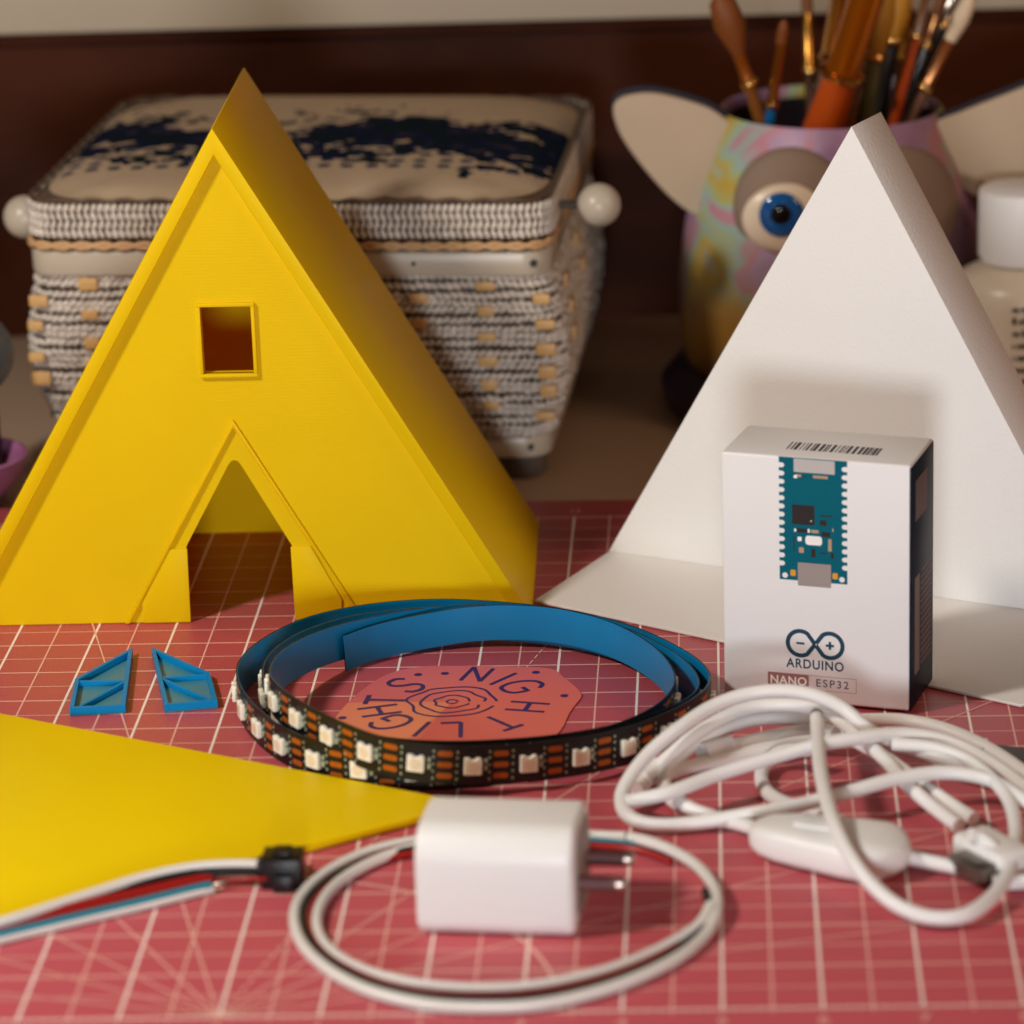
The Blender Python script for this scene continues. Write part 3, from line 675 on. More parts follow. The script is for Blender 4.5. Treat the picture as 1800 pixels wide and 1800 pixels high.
# ------------------------------------------------------------------ white lamp cable with in-line switch
lc = at(1450, 1400, 0)
lamp = thing('lamp_cable', 'tangled white power cable with an in-line switch, in front of the small box', 'cable', lc)
CR = 0.21
strands = [
 [(1700, 1345, .9), (1650, 1330, 1.0), (1560, 1300, 1.1), (1520, 1277, 1.5), (1480, 1244, 1.9), (1430, 1222, 2.2), (1373, 1214, 2.3), (1310, 1221, 2.2), (1250, 1243, 2.0), (1190, 1283, 1.7), (1140, 1325, 1.3), (1105, 1370, .9), (1092, 1405, .6), (1105, 1435, .4), (1150, 1450, .3), (1220, 1447, .3), (1300, 1434, .5), (1400, 1416, .8), (1500, 1390, 1.0), (1580, 1368, 1.1), (1660, 1358, 1.1), (1730, 1368, 1.0), (1780, 1392, .9), (1850, 1440, .7)],
 [(1100, 1408, .5), (1120, 1406, .7), (1180, 1392, .9), (1260, 1362, 1.0), (1350, 1334, 1.2), (1430, 1312, 1.4), (1510, 1297, 1.5), (1590, 1290, 1.4), (1660, 1302, 1.2), (1720, 1328, 1.0), (1770, 1360, .8), (1830, 1405, .6)],
 [(1840, 1390, .3), (1790, 1350, .3), (1730, 1312, .3), (1660, 1282, .4), (1590, 1267, .4), (1520, 1266, .5), (1450, 1268, .8), (1380, 1262, 1.0), (1310, 1268, 1.0), (1250, 1292, .9), (1200, 1325, .7), (1170, 1360, .5), (1172, 1395, .3), (1200, 1420, .25)],
 [(1120, 1384, .4), (1140, 1362, .5), (1170, 1335, .8), (1215, 1297, 1.2), (1270, 1262, 1.4), (1330, 1242, 1.5), (1400, 1240, 1.5), (1450, 1252, 1.4), (1500, 1285, 1.2), (1560, 1340, 1.0), (1600, 1384, .7), (1645, 1422, .45), (1685, 1452, .4)],
 [(1470, 1286, .8), (1510, 1306, .9), (1560, 1335, .9), (1620, 1378, .6), (1670, 1413, .4), (1712, 1440, .35)],
 [(1225, 1330, .5), (1255, 1322, .6), (1310, 1306, .7), (1380, 1290, .7), (1440, 1284, .7), (1520, 1296, .7), (1600, 1314, .7), (1660, 1332, .6), (1720, 1362, .5)],
 [(1165, 1366, .35), (1200, 1352, .4), (1260, 1336, .45), (1340, 1318, .5), (1430, 1303, .5), (1530, 1306, .6), (1610, 1322, .6), (1690, 1350, .5)],
 [(1436, 1262, 1.4), (1438, 1300, 1.5), (1442, 1350, 1.6), (1452, 1400, 1.6), (1468, 1450, 1.5), (1492, 1500, 1.2), (1528, 1550, .8), (1580, 1593, .5), (1640, 1613, .35), (1700, 1607, .35), (1750, 1570, .4), (1778, 1520, .5), (1786, 1465, .6), (1775, 1410, .8), (1745, 1370, 1.0), (1700, 1335, 1.1), (1640, 1315, 1.2), (1570, 1308, 1.2)],
 [(1420, 1318, .9), (1375, 1322, .6), (1348, 1340, .35), (1338, 1365, .25), (1348, 1392, .25), (1380, 1412, .3), (1440, 1432, .25), (1480, 1446, .4)],
 [(1190, 1405, .5), (1215, 1422, .4), (1260, 1438, .3), (1300, 1448, .35), (1345, 1462, .5)],
 [(1580, 1502, .55), (1620, 1512, .35), (1680, 1524, .3), (1730, 1530, .3), (1752, 1515, .5), (1745, 1490, .8), (1722, 1472, 1.0), (1705, 1468, 1.1)],
 [(1745, 1552, .25), (1800, 1550, .25), (1880, 1540, .25)]]
cb = MB()
for s_ in strands: cb.tube(pxpath(s_, 10, org=lc), CR, 14)
cb.build('cable_run', M['cable'], lamp)
# switch housing: lofted rounded body along its axis
sw0, sw1 = Vector(at(1320, 1462, 0.6)), Vector(at(1596, 1506, 0.6))
ax = (sw1-sw0); Ls = ax.length; ax.normalize(); sd_ = Vector((-ax.y, ax.x, 0)).normalized()
prf = [(0, .18, .16), (.03, .45, .34), (.1, .72, .46), (.22, .92, .53), (.36, 1.02, .56), (.5, 1.12, .57), (.66, 1.26, .58), (.8, 1.28, .58), (.88, 1.12, .54), (.94, .8, .44), (.98, .45, .34), (1.0, .25, .24)]
sw = MB(); rings = []
for f, a_, b_ in prf:
    c_ = sw0.lerp(sw1, f)-Vector(lc)
    ring = []
    for k_ in range(32):
        g = 2*math.pi*k_/32; cs, sn = math.cos(g), math.sin(g); ex = 0.6
        x_ = math.copysign(abs(cs)**ex, cs)*a_; z_ = math.copysign(abs(sn)**ex, sn)*b_
        ring.append(sw.bm.verts.new(c_+sd_*x_+Vector((0, 0, z_))))
    rings.append(ring)
for A_, B_ in zip(rings, rings[1:]):
    for k_ in range(32): sw.bm.faces.new((A_[k_], A_[(k_+1) % 32], B_[(k_+1) % 32], B_[k_]))
sw.bm.faces.new(rings[0][::-1]); sw.bm.faces.new(rings[-1])
housing = sw.build('switch_housing', M['white_plastic'], lamp, angle=60, recalc=True)
q = sw0.lerp(sw1, 0.42)-Vector(lc); Mr = Matrix.Translation(q+Vector((0, 0, 0.5))) @ Matrix.Rotation(math.atan2(ax.y, ax.x), 4, 'Z')
MB().prism(rrect(-0.62, -0.36, 0.62, 0.36, 0.2), 0, 0.14, 0.05, 2, Mr).build('rocker_button', M['white_plastic'], housing)
# plug end at the right
pe = Vector(at(1742, 1500, 0.55))-Vector(lc); Mq = Matrix.Translation(pe) @ Matrix.Rotation(R(35), 4, 'Z')
plug = MB().box((-0.5, -1.0, -0.5), (0.75, 1.2, 0.35), 0.2, 3, M=Mq).build('plug_body', M['white_plastic'], lamp)
MB().box((-1.15, -0.9, -0.35), (-0.51, 0.45, 0.12), 0.05, 2, M=Mq).build('plug_tip', mat('dark_steel', rgb(120, 112, 104), 0.3, metal=0.8), plug)
MB().tube(pxpath([(1236, 1325, .62), (1262, 1318, .62), (1290, 1311, .68)], 4, org=lc), 0.33, 16).build('cable_sleeve', M['white_plastic'], lamp)
MB().tube(pxpath([(1128, 1372, .45), (1140, 1360, .5), (1155, 1347, .6)], 4, org=lc), 0.32, 16).build('cable_sleeve', M['white_plastic'], lamp)
# dark flat tool at the right edge
dk = at(1775, 1315, 0)
t = thing('small_circuit_board', 'dark brown flat board with a pale corner at the right edge, beside the white cable', 'circuit board', dk)
pq = [(1715, 1330), (1748, 1308), (1840, 1318), (1850, 1365), (1790, 1362)]
MB().prism([(Vector(at(x, y, .2))-Vector(dk)).xy[:] for x, y in pq][::-1], 0.02, 0.2, 0.02, 1).build('board_plate', mat('dark_brown_board', rgb(58, 46, 38), 0.4), t)
pq = [(1705, 1303), (1735, 1296), (1742, 1309), (1712, 1320)]
MB().prism([(Vector(at(x, y, .4))-Vector(dk)).xy[:] for x, y in pq][::-1], 0.02, 0.4, 0.03, 1).build('white_socket', M['white_plastic'], t)

# ------------------------------------------------------------------ woven sewing box
BK = (-17.32, 127.6, -0.3)
bk = thing('sewing_box', 'woven grey cord sewing box with padded flower-embroidered lid behind the yellow toy house', 'sewing box', BK, -2.5)
m_cord = mat('silver_cord', rgb(206, 196, 184), 0.24, spec=0.9, vary=0.3, vscale=220, bump=0.3, bscale=400)
m_cord2 = mat('tan_cord', rgb(84, 64, 48), 0.5, vary=0.3, vscale=200)
m_band = mat('cream_band', rgb(186, 174, 156), 0.3, vary=0.04, vscale=30)
m_braid = mat('tan_braid', rgb(196, 156, 112), 0.6, vary=0.15, vscale=120)
m_tile = mat('tan_wood_tile', rgb(206, 164, 104), 0.45, vary=0.1, vscale=80, stretch=(1, 1, 6))
BXW, BXD = 9.66, 18.4       # half width, depth
def rr3(hw, y0, y1, r, z, n=6): return [Vector((x, y, z)) for x, y in rrect(-hw, y0, hw, y1, r, n)]
def resample(P, step):
    P = P+[P[0]]; A_ = [0]
    for a, b_ in zip(P, P[1:]): A_.append(A_[-1]+(b_-a).length)
    n = int(A_[-1]/step); out = []; i = 0
    for k_ in range(n):
        d_ = A_[-1]*k_/n
        while A_[i+1] < d_: i += 1
        out.append(P[i].lerp(P[i+1], (d_-A_[i])/max(A_[i+1]-A_[i], 1e-9)))
    return out
zb0, zb1 = 1.7, 8.15
core = MB(); rows = 15
def inset(z):                # body narrows a little towards the foot and bulges in the middle
    f = (zb1-z)/(zb1-zb0); return 0.15 + 0.2*f**2 - 0.5*math.sin(math.pi*min(1, f))
def inset_y(z):
    f = (zb1-z)/(zb1-zb0); return 0.2 + 1.1*f**1.5 - 0.3*math.sin(math.pi*f)
loops = []
for i_ in range(rows+1):
    z = zb0+(zb1-zb0)*i_/rows; s_ = inset(z)+0.25; t_ = inset_y(z)+0.25
    loops.append([core.bm.verts.new(v) for v in rr3(BXW-s_, t_, BXD-t_, 1.2, z)])
for A_, B_ in zip(loops, loops[1:]):
    n = min(len(A_), len(B_))
    for k_ in range(n): core.bm.faces.new((A_[k_], A_[(k_+1) % n], B_[(k_+1) % n], B_[k_]))
core.bm.faces.new(loops[-1]); core.bm.faces.new(loops[0][::-1])
core.build('inner_lining', m_cord2, bk, recalc=True)
random.seed(11)
cord = MB()
NR = 21
for i_ in range(NR):
    z = zb0+0.16+(zb1-zb0-0.2)*i_/(NR-1); s_ = inset(z)+0.12; t_ = inset_y(z)+0.12
    base = resample(rr3(BXW-s_, t_, BXD-t_, 1.2, z), 0.27); n = len(base)
    for k_, p in enumerate(base):
        T_ = (base[(k_+1) % n]-base[k_-1]).normalized(); Nn = Vector((T_.y, -T_.x, 0))
        c_ = p + Vector((0, 0, 0.06*math.sin(k_*0.11+i_*1.9)+random.uniform(-.03, .03))) + Nn*random.uniform(-.03, .05)
        sl = 1 if (math.sin(k_*0.05+i_*0.4) > -0.7) else -1
        dd = T_*(0.15*sl)+Vector((0, 0, 0.11))
        rj = 0.125*random.uniform(.78, 1.15)
        cord.tube([c_-dd, c_-dd*0.5+Nn*.03, c_+dd*0.5+Nn*.03, c_+dd], [rj*.45, rj, rj, rj*.45], 6)
cord.build('woven_cord', m_cord, bk, angle=80)
# tan tiles woven in
for xx, zs in ((-9.45, (7.3, 6.3, 5.2, 4.2)), (-7.35, (7.8, 6.85, 5.75, 4.8)), (4.7, (7.45, 6.4, 5.3, 4.2, 3.2)), (7.15, (7.8, 6.85, 5.9, 4.95, 4.0, 3.1)), (9.3, (7.4, 6.5, 5.5, 4.6, 3.7, 2.8)), (-3.2, (7.4, 6.3, 5.2)), (1.0, (7.7, 6.7, 5.7, 4.7))):
    for z in zs:
        s_ = inset(z); t_ = inset_y(z); hx = min(abs(xx), BXW-s_-0.5)*(1 if xx > 0 else -1)
        hw2, hh2, dz2 = random.uniform(.28, .38), random.uniform(.16, .26), random.uniform(-.1, .1)
        MB().box((hx-hw2, t_-0.13, z+dz2-hh2), (hx+hw2, t_-0.0, z+dz2+hh2), 0.05, 2).build('tan_tile', m_tile, bk)
for yy, zs in ((3.0, (7.4, 6.4, 5.4)), (8.0, (7.7, 6.7))):
    for z in zs:
        s_ = inset(z); MB().box((BXW-s_+0.06, yy-0.36, z-0.24), (BXW-s_+0.20, yy+0.36, z+0.24), 0.04, 2).build('tan_tile', m_tile, bk)
b = MB().prism([v.xy[:] for v in rr3(BXW-0.12, 0.0, BXD, 1.1, 0)], 8.2, 9.15, 0.12, 2); b.build('rim_band', m_band, bk)
b = MB().prism([v.xy[:] for v in rr3(BXW-0.45, 1.35, BXD-1.3, 1.1, 0)], 0.9, 1.75, 0.12, 2); b.build('bottom_band', m_band, bk)
MB().tube([Vector((8.95, -0.04, 8.7)), Vector((8.95, 0.3, 8.7))], 0.13, 12).build('screw_hole', M['black_ink'], bk)
MB().tube([Vector((4.6, -0.03, 8.7)), Vector((4.6, 0.3, 8.7))], 0.08, 12).build('screw_hole', M['black_ink'], bk)
MB().tube([Vector((8.5, 1.3, 1.35)), Vector((8.5, 1.6, 1.35))], 0.11, 12).build('screw_hole', M['black_ink'], bk)
m_foot = mat('dark_plastic_foot', rgb(92, 84, 78), 0.4)
for fx, fy in ((8.0, 2.5), (-8.0, 2.5), (8.0, 15.8), (-8.0, 15.8)):
    MB().lathe([(0, 0), (0.85, 0), (0.95, 0.15), (0.98, 0.92), (0, 0.92)], (fx, fy, 0), 32).build('foot', m_foot, bk)
# braid and lid
br = MB(); base = resample(rr3(BXW-0.1, -0.05, BXD, 1.1, 9.36), 0.3); n = len(base)
for ph in (0, math.pi):
    br.tube([p+Vector((0, 0, 0.10*math.sin(2*math.pi*k_/5+ph))) for k_, p in enumerate(base)], 0.11, 6, closed=True)
br.build('braided_edge', m_braid, bk, angle=80)
lid = MB().prism([v.xy[:] for v in rr3(BXW-0.25, 0.25, BXD-0.2, 1.2, 0)], 9.5, 10.9, 0.1, 2).build('lid', m_cord2, bk)
tr = MB(); base = resample(rr3(BXW-0.12, 0.10, BXD-0.05, 1.2, 0), 0.25)
for k_, p in enumerate(base):
    T_ = (base[(k_+1) % len(base)]-base[k_-1]).normalized()
    for r0, (z0, z1) in enumerate(((9.6, 9.92), (9.9, 10.24), (10.22, 10.56), (10.54, 10.88))):
        dd = T_*(0.07 if r0 % 2 else -0.07); a_ = p-dd+Vector((0, 0, z0)); c_ = p+dd+Vector((0, 0, z1)); rj = 0.115*random.uniform(.75, 1.15)
        tr.tube([a_, a_.lerp(c_, .25), a_.lerp(c_, .75), c_], [rj*.5, rj, rj, rj*.5], 6)
tr.build('lid_trim', m_cord, lid, angle=80)
tr = MB(); base = resample(rr3(BXW-0.16, 0.14, BXD-0.1, 1.2, 10.98), 0.3)
tr.tube([p+Vector((0, 0, .05*math.sin(k_*1.6))) for k_, p in enumerate(base)], 0.08, 6, closed=True); tr.build('lid_piping', m_cord2, lid, angle=80)
# padded top with procedural embroidery
m_emb = mat('embroidered_fabric', rgb(178, 156, 130), 0.9, spec=0.05, vary=0.08, vscale=60, bump=0.5, bscale=500)
nt = m_emb.node_tree; N = nt.nodes; L = nt.links; bs = N['Principled BSDF']
base_sock = bs.inputs['Base Color'].links[0].from_socket
tc = N.new('ShaderNodeTexCoord'); sp = N.new('ShaderNodeSeparateXYZ'); L.new(tc.outputs['Object'], sp.inputs[0])
def mth(op, a=None, b_=None, c=None):
    n = N.new('ShaderNodeMath'); n.operation = op
    for i_, v in enumerate((a, b_, c)):
        if v is None: continue
        if isinstance(v, (int, float)): n.inputs[i_].default_value = v
        else: L.new(v, n.inputs[i_])
    return n.outputs[0]
# object space of the lid cushion is metres; flowers cluster in a band
wx = mth('MULTIPLY', sp.outputs['X'], 100.0); wy = mth('MULTIPLY', sp.outputs['Y'], 100.0)
nz1 = N.new('ShaderNodeTexNoise'); nz1.inputs['Scale'].default_value = 34; nz1.inputs['Detail'].default_value = 3; L.new(tc.outputs['Object'], nz1.inputs['Vector'])
nz3 = N.new('ShaderNodeTexNoise'); nz3.inputs['Scale'].default_value = 150; nz3.inputs['Detail'].default_value = 1; L.new(tc.outputs['Object'], nz3.inputs['Vector'])
band = mth('SUBTRACT', 1.0, mth('MULTIPLY', mth('ABSOLUTE', mth('SUBTRACT', wy, mth('ADD', 8.2, mth('MULTIPLY', mth('SINE', mth('MULTIPLY', wx, 0.62)), 1.4)))), 0.24))
fl = mth('GREATER_THAN', mth('ADD', band, mth('MULTIPLY', mth('SUBTRACT', mth('ADD', mth('MULTIPLY', nz1.outputs['Fac'], 0.62), mth('MULTIPLY', nz3.outputs['Fac'], 0.38)), 0.5), 4.6)), 0.26)
ck = N.new('ShaderNodeTexVoronoi'); ck.voronoi_dimensions = '2D'; ck.inputs['Scale'].default_value = 115; ck.inputs['Randomness'].default_value = 0.15; L.new(tc.outputs['Object'], ck.inputs['Vector'])
dots = mth('MULTIPLY', mth('LESS_THAN', ck.outputs['Distance'], 0.3), mth('MULTIPLY', mth('GREATER_THAN', wy, 2.9), mth('LESS_THAN', wy, 7.2)))
nz2 = N.new('ShaderNodeTexNoise'); nz2.inputs['Scale'].default_value = 110; L.new(tc.outputs['Object'], nz2.inputs['Vector'])
cr = N.new('ShaderNodeValToRGB'); L.new(nz2.outputs['Fac'], cr.inputs[0]); cr.color_ramp.interpolation = 'CONSTANT'
cr.color_ramp.elements[0].color = rgb(10, 30, 24); cr.color_ramp.elements[1].position = 0.62; cr.color_ramp.elements[1].color = rgb(52, 44, 56)
e = cr.color_ramp.elements.new(0.42); e.color = rgb(12, 22, 44); e = cr.color_ramp.elements.new(0.55); e.color = rgb(16, 26, 56)
m1 = N.new('ShaderNodeMix'); m1.data_type = 'RGBA'; L.new(dots, m1.inputs['Factor']); L.new(base_sock, m1.inputs['A']); m1.inputs['B'].default_value = rgb(44, 54, 76)
m2 = N.new('ShaderNodeMix'); m2.data_type = 'RGBA'; L.new(fl, m2.inputs['Factor']); L.new(m1.outputs['Result'], m2.inputs['A']); L.new(cr.outputs['Color'], m2.inputs['B'])
L.new(m2.outputs['Result'], bs.inputs['Base Color'])
cu = MB(); G = 40; hw_ = BXW-0.35
grid = []
for j in range(G+1):
    row = []
    for i_ in range(G+1):
        u_, v_ = i_/G*2-1, j/G*2-1
        # round the corners, puff the middle
        e_ = 7; l_ = (abs(u_)**e_+abs(v_)**e_)**(1/e_); mxx = max(abs(u_), abs(v_), 1e-6); k_ = mxx/l_ if l_ > 0 else 1
        x_ = u_*k_*hw_; y_ = BXD/2+v_*k_*(BXD/2-0.35)
        hgt = (1-abs(u_)**6)*(1-abs(v_)**6)
        row.append(cu.bm.verts.new((x_, y_, 10.92+0.62*max(hgt, 0)**0.6)))
    grid.append(row)
for j in range(G):
    for i_ in range(G): cu.bm.faces.new((grid[j][i_], grid[j][i_+1], grid[j+1][i_+1], grid[j+1][i_]))
cu.build('padded_top', m_emb, lid, angle=70)
# side handles' round white ends
for c_ in (atp(44, 381, 131.5), atp(1053, 360, 130)):
    v = Matrix.Rotation(R(2.5), 3, 'Z') @ (Vector(c_)-Vector(BK)); sx_ = 1 if v.x > 0 else -1
    kn = MB().ball(v, 0.80, 16).build('handle_knob', m_band, bk)
    MB().tube([v+Vector((-sx_*0.5, 0.2, 0)), Vector((sx_*(BXW-0.3), v.y+0.4, v.z-0.1))], 0.16, 12).build('knob_stem', m_foot, kn)

# ------------------------------------------------------------------ painted pot with ears and brushes
PT = (2.6, 138.8, -0.3)
pot = thing('animal_pot', 'pastel painted animal-shaped pot with cream ears and a blue glass eye, holding paintbrushes', 'pot', PT)
m_pot = mat('pastel_paint', rgb(150, 130, 150), 0.45)
nt = m_pot.node_tree; N = nt.nodes; L = nt.links; bs = N['Principled BSDF']
tc = N.new('ShaderNodeTexCoord'); nz = N.new('ShaderNodeTexNoise'); nz.inputs['Scale'].default_value = 22; nz.inputs['Detail'].default_value = 1.5; nz.inputs['Distortion'].default_value = 0.4
mp = N.new('ShaderNodeMapping'); mp.inputs['Location'].default_value = (0.37, 0.12, 0.21); L.new(tc.outputs['Object'], mp.inputs['Vector']); L.new(mp.outputs['Vector'], nz.inputs['Vector'])
cr = N.new('ShaderNodeValToRGB'); L.new(nz.outputs['Fac'], cr.inputs[0])
nz.inputs['Scale'].default_value = 26; nz.inputs['Detail'].default_value = 3
cols = [(0.30, rgb(150, 112, 150)), (0.43, rgb(178, 144, 174)), (0.465, rgb(192, 128, 140)), (0.50, rgb(150, 178, 170)), (0.54, rgb(172, 176, 120)), (0.58, rgb(190, 160, 60)), (0.62, rgb(168, 176, 150)), (0.68, rgb(190, 110, 118)), (0.75, rgb(120, 140, 140))]
cr.color_ramp.elements[0].position, cr.color_ramp.elements[0].color = cols[0]
cr.color_ramp.elements[1].position, cr.color_ramp.elements[1].color = cols[-1]
for p_, c_ in cols[1:-1]: e = cr.color_ramp.elements.new(p_); e.color = c_
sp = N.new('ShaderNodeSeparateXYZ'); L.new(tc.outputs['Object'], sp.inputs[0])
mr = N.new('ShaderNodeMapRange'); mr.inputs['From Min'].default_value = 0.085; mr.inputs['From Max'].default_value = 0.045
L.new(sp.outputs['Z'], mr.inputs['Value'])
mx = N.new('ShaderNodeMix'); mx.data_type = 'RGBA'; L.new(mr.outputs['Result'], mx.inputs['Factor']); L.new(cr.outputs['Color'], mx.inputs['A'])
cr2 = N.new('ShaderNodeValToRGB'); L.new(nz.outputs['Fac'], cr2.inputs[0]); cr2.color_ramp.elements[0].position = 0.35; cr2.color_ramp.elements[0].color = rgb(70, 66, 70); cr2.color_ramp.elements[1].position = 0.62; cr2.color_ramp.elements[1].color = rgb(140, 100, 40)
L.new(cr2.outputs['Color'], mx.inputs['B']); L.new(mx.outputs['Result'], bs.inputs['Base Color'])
prof = [(4.8, 0.5), (5.5, 1.2), (5.95, 2.6), (6.05, 4.2), (5.95, 6.0), (5.7, 7.6), (5.4, 9.0), (5.0, 10.2), (4.6, 11.2), (4.38, 11.8), (4.28, 11.95), (4.15, 11.85), (4.2, 11.4), (4.3, 10.0), (4.7, 8.0), (5.0, 5.0), (4.6, 1.3), (0, 1.0)]
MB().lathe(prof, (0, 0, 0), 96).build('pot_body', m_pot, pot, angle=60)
MB().lathe([(0, 1.1), (4.5, 1.5), (4.85, 5.0), (4.6, 8.0), (4.22, 10.0), (4.08, 11.5)], (0, 0, 0), 64).build('pot_shade_liner', mat('painted_pot_shade', rgb(40, 32, 40), 0.5), pot, angle=60)  # extra dark liner: the shade inside the pot put into its colour
MB().lathe([(0, 0), (6.2, 0), (6.75, 0.5), (6.8, 1.1), (6.3, 1.7), (5.3, 2.0), (4.8, 1.6)], (0, 0, 0), 64).build('foot_ring', mat('dark_purple_glaze', rgb(50, 34, 56), 0.3), pot)
m_ear = mat('cream_felt', rgb(186, 164, 140), 0.8, vary=0.05, vscale=30, bump=0.3, bscale=500)
m_navy = mat('dark_fabric_edge', rgb(26, 20, 34), 0.7)
def ear(pts, D):
    q = [Vector(atp(x, y, D)) - Vector(PT) for x, y in pts]
    q = [(v.x, v.z) for v in (p for p in catmull(q, 5, True))]
    yy = D-PT[1]
    back = MB().prism(q, 0, 0.35, 0.1, 2, Matrix.Translation((0, yy+0.2, 0)) @ FRONT)
    cx_ = sum(p[0] for p in q)/len(q); cz = sum(p[1] for p in q)/len(q)
    big = [(cx_+(x-cx_)*1.035, cz+0.10+(z-cz)*1.05) for x, z in q]
    e_ = MB().prism(big, 0, 0.3, 0.08, 2, Matrix.Translation((0, yy+0.52, 0)) @ FRONT).build('ear', m_navy, pot)
    back.build('ear_lining', m_ear, e_)
ear([(1079, 184), (1100, 168), (1150, 163), (1215, 178), (1262, 198), (1300, 240), (1300, 330), (1262, 380), (1225, 378), (1185, 352), (1140, 305), (1100, 252), (1082, 215)], 137.0)
ear([(1640, 222), (1690, 196), (1750, 172), (1815, 146), (1900, 110), (1950, 150), (1920, 240), (1850, 300), (1790, 330), (1740, 350), (1690, 330), (1650, 290)], 137.0)
m_patch = mat('grey_brown_felt', rgb(140, 118, 102), 0.8, vary=0.05, vscale=50)
def disc_on(px, py, D, rx, rz, thick, m_, name, parent, yaw=0):
    v = Vector(atp(px, py, D))-Vector(PT)
    prf_ = [(0, thick)] + [(math.sin(R(a_)), thick*math.cos(R(a_))) for a_ in range(10, 91, 10)] + [(0.98, -0.3), (0, -0.3)]
    Mx = Matrix.Translation(v) @ Matrix.Rotation(R(yaw), 4, 'Z') @ Matrix.Rotation(R(90), 4, 'X') @ Matrix.Diagonal((rx, rz, 1, 1))
    return MB().lathe(prf_, seg=48, M=Mx).build(name, m_, parent, angle=70)
patch = disc_on(1394, 368, 134.3, 2.35, 2.4, 0.95, m_patch, 'eye_patch', pot, -14)
eye = disc_on(1384, 384, 133.45, 1.72, 1.36, 0.42, mat('cream_eyeball', rgb(226, 206, 180), 0.25), 'eye', pot)
irs = disc_on(1374, 378, 133.06, 0.86, 0.86, 0.24, mat('blue_glass', rgb(8, 84, 150), 0.1, coat=1.0, vary=0.25, vscale=200), 'iris', eye)
disc_on(1373, 377, 132.86, 0.40, 0.40, 0.10, mat('black_glass', rgb(8, 8, 10), 0.08), 'pupil', eye)
eye2 = disc_on(1585, 368, 134.2, 2.3, 2.4, 0.9, m_patch, 'eye_patch', pot, 20)

m_brs = {k_: mat('bristle_'+k_, c_, 0.6, vary=0.4, vscale=400, stretch=(8, 8, 1)) for k_, c_ in dict(brown=rgb(110, 62, 22), amber=rgb(120, 62, 16), cream=rgb(214, 190, 160), yellow=rgb(180, 122, 24)).items()}
m_fer = {'gold': mat('gold_ferrule', rgb(206, 150, 70), 0.22, metal=1.0), 'silver': mat('silver_ferrule', rgb(210, 200, 190), 0.2, metal=1.0), 'copper': mat('copper_ferrule', rgb(200, 140, 90), 0.25, metal=1.0)}
m_collar = mat('bright_gold_collar', rgb(240, 190, 110), 0.15, metal=1.0)
def brush(label, a, b_, cols_, r, fr, name='paintbrush', flatr=1.0, cat='paintbrush', flare=1.3):
    """a: pixel where it leaves the pot, b_: pixel of the tip, fr: fractions of handle / ferrule along the length"""
    D = 138.9 + a[2]
    P0 = Vector(atp(a[0], a[1], D)); P1 = Vector(atp(b_[0], b_[1], D+b_[2]))
    ax_ = (P1-P0); Lg = ax_.length; ax_.normalize(); P00 = P0-ax_*7.5
    t = thing(name, label, cat, P00)
    q_ = ax_.to_track_quat('Z', 'Y').to_matrix().to_4x4() @ Matrix.Diagonal((1, flatr, 1, 1))
    Lt = Lg+7.5; h1 = 7.5+Lg*fr[0]; h2 = 7.5+Lg*fr[1]
    MB().lathe([(0, 0), (r*.45, 0.1), (r*.8, h1*.35), (r, h1*.75), (r*.8, h1)], seg=20, M=q_).build('handle', cols_[0], t)
    f_ = MB().lathe([(r*.82, h1-0.05), (r*.85, h1+.01), (r*.9, h1+.12), (r*.8, h1+.18), (r*.92, h1+.3), (r*.82, h1+.36), (r*.85, h2-.3), (r*.95, h2)], seg=20, M=q_).build('ferrule', cols_[1], t)
    MB().lathe([(r*1.0, h1-.05), (r*1.12, h1+.02), (r*1.12, h1+.16), (r*1.0, h1+.22)], seg=20, M=q_).build('collar', m_collar, f_)
    MB().lathe([(r*.9, h2-.02), (r*flare, h2+(Lt-h2)*.45), (r*flare*.8, h2+(Lt-h2)*.8), (0.02, Lt)], seg=20, M=q_).build('bristles', cols_[2], t)
hb = lambda n_, c_: mat('handle_'+n_, c_, 0.25, vary=0.05, coat=0.5)
brush('wide amber-brown brush leaning left, leftmost brush in the pot', (1335, 205, -2.4), (1262, -20, -1.0), (hb('brown', rgb(120, 70, 26)), mat('amber_ferrule', rgb(150, 80, 20), 0.3, metal=.5), m_brs['amber']), 0.30, (0.25, 0.5), flare=2.1)
brush('slim brush with a blue handle and short gold bristles at the pot rim', (1353, 212, -2.6), (1379, 34, -1.5), (hb('blue', rgb(10, 90, 140)), m_fer['gold'], m_brs['amber']), 0.24, (0.15, 0.78), flare=0.9)
brush('thick brush with orange handle and wide amber ferrule in the middle of the pot', (1452, 212, -2.6), (1535, -40, -1.5), (hb('orange', rgb(190, 78, 20)), mat('clear_amber', rgb(190, 104, 16), 0.12, metal=.7), m_brs['brown']), 0.80, (0.32, 0.95), flare=1.2)
brush('wide translucent grey flat brush behind the orange handled brush', (1440, 205, -0.5), (1480, -40, 0), (hb('smoke', rgb(120, 96, 84)), m_fer['gold'], m_brs['brown']), 0.75, (0.40, 0.92), flare=1.0, flatr=.5)
brush('green and grey marbled brush handle between the orange brush and a black one', (1520, 210, -1.6), (1560, -30, -0.6), (hb('green', rgb(96, 100, 64)), m_fer['silver'], m_brs['yellow']), 0.36, (0.45, 0.5), flare=1.4)
brush('brush with a pointed yellow wooden end in the middle of the pot', (1545, 205, 0.4), (1590, -30, 0.6), (hb('black', rgb(20, 18, 18)), mat('dark_ferrule', rgb(60, 50, 40), 0.3, metal=.8), m_brs['yellow']), 0.30, (0.55, 0.58), flare=1.6)
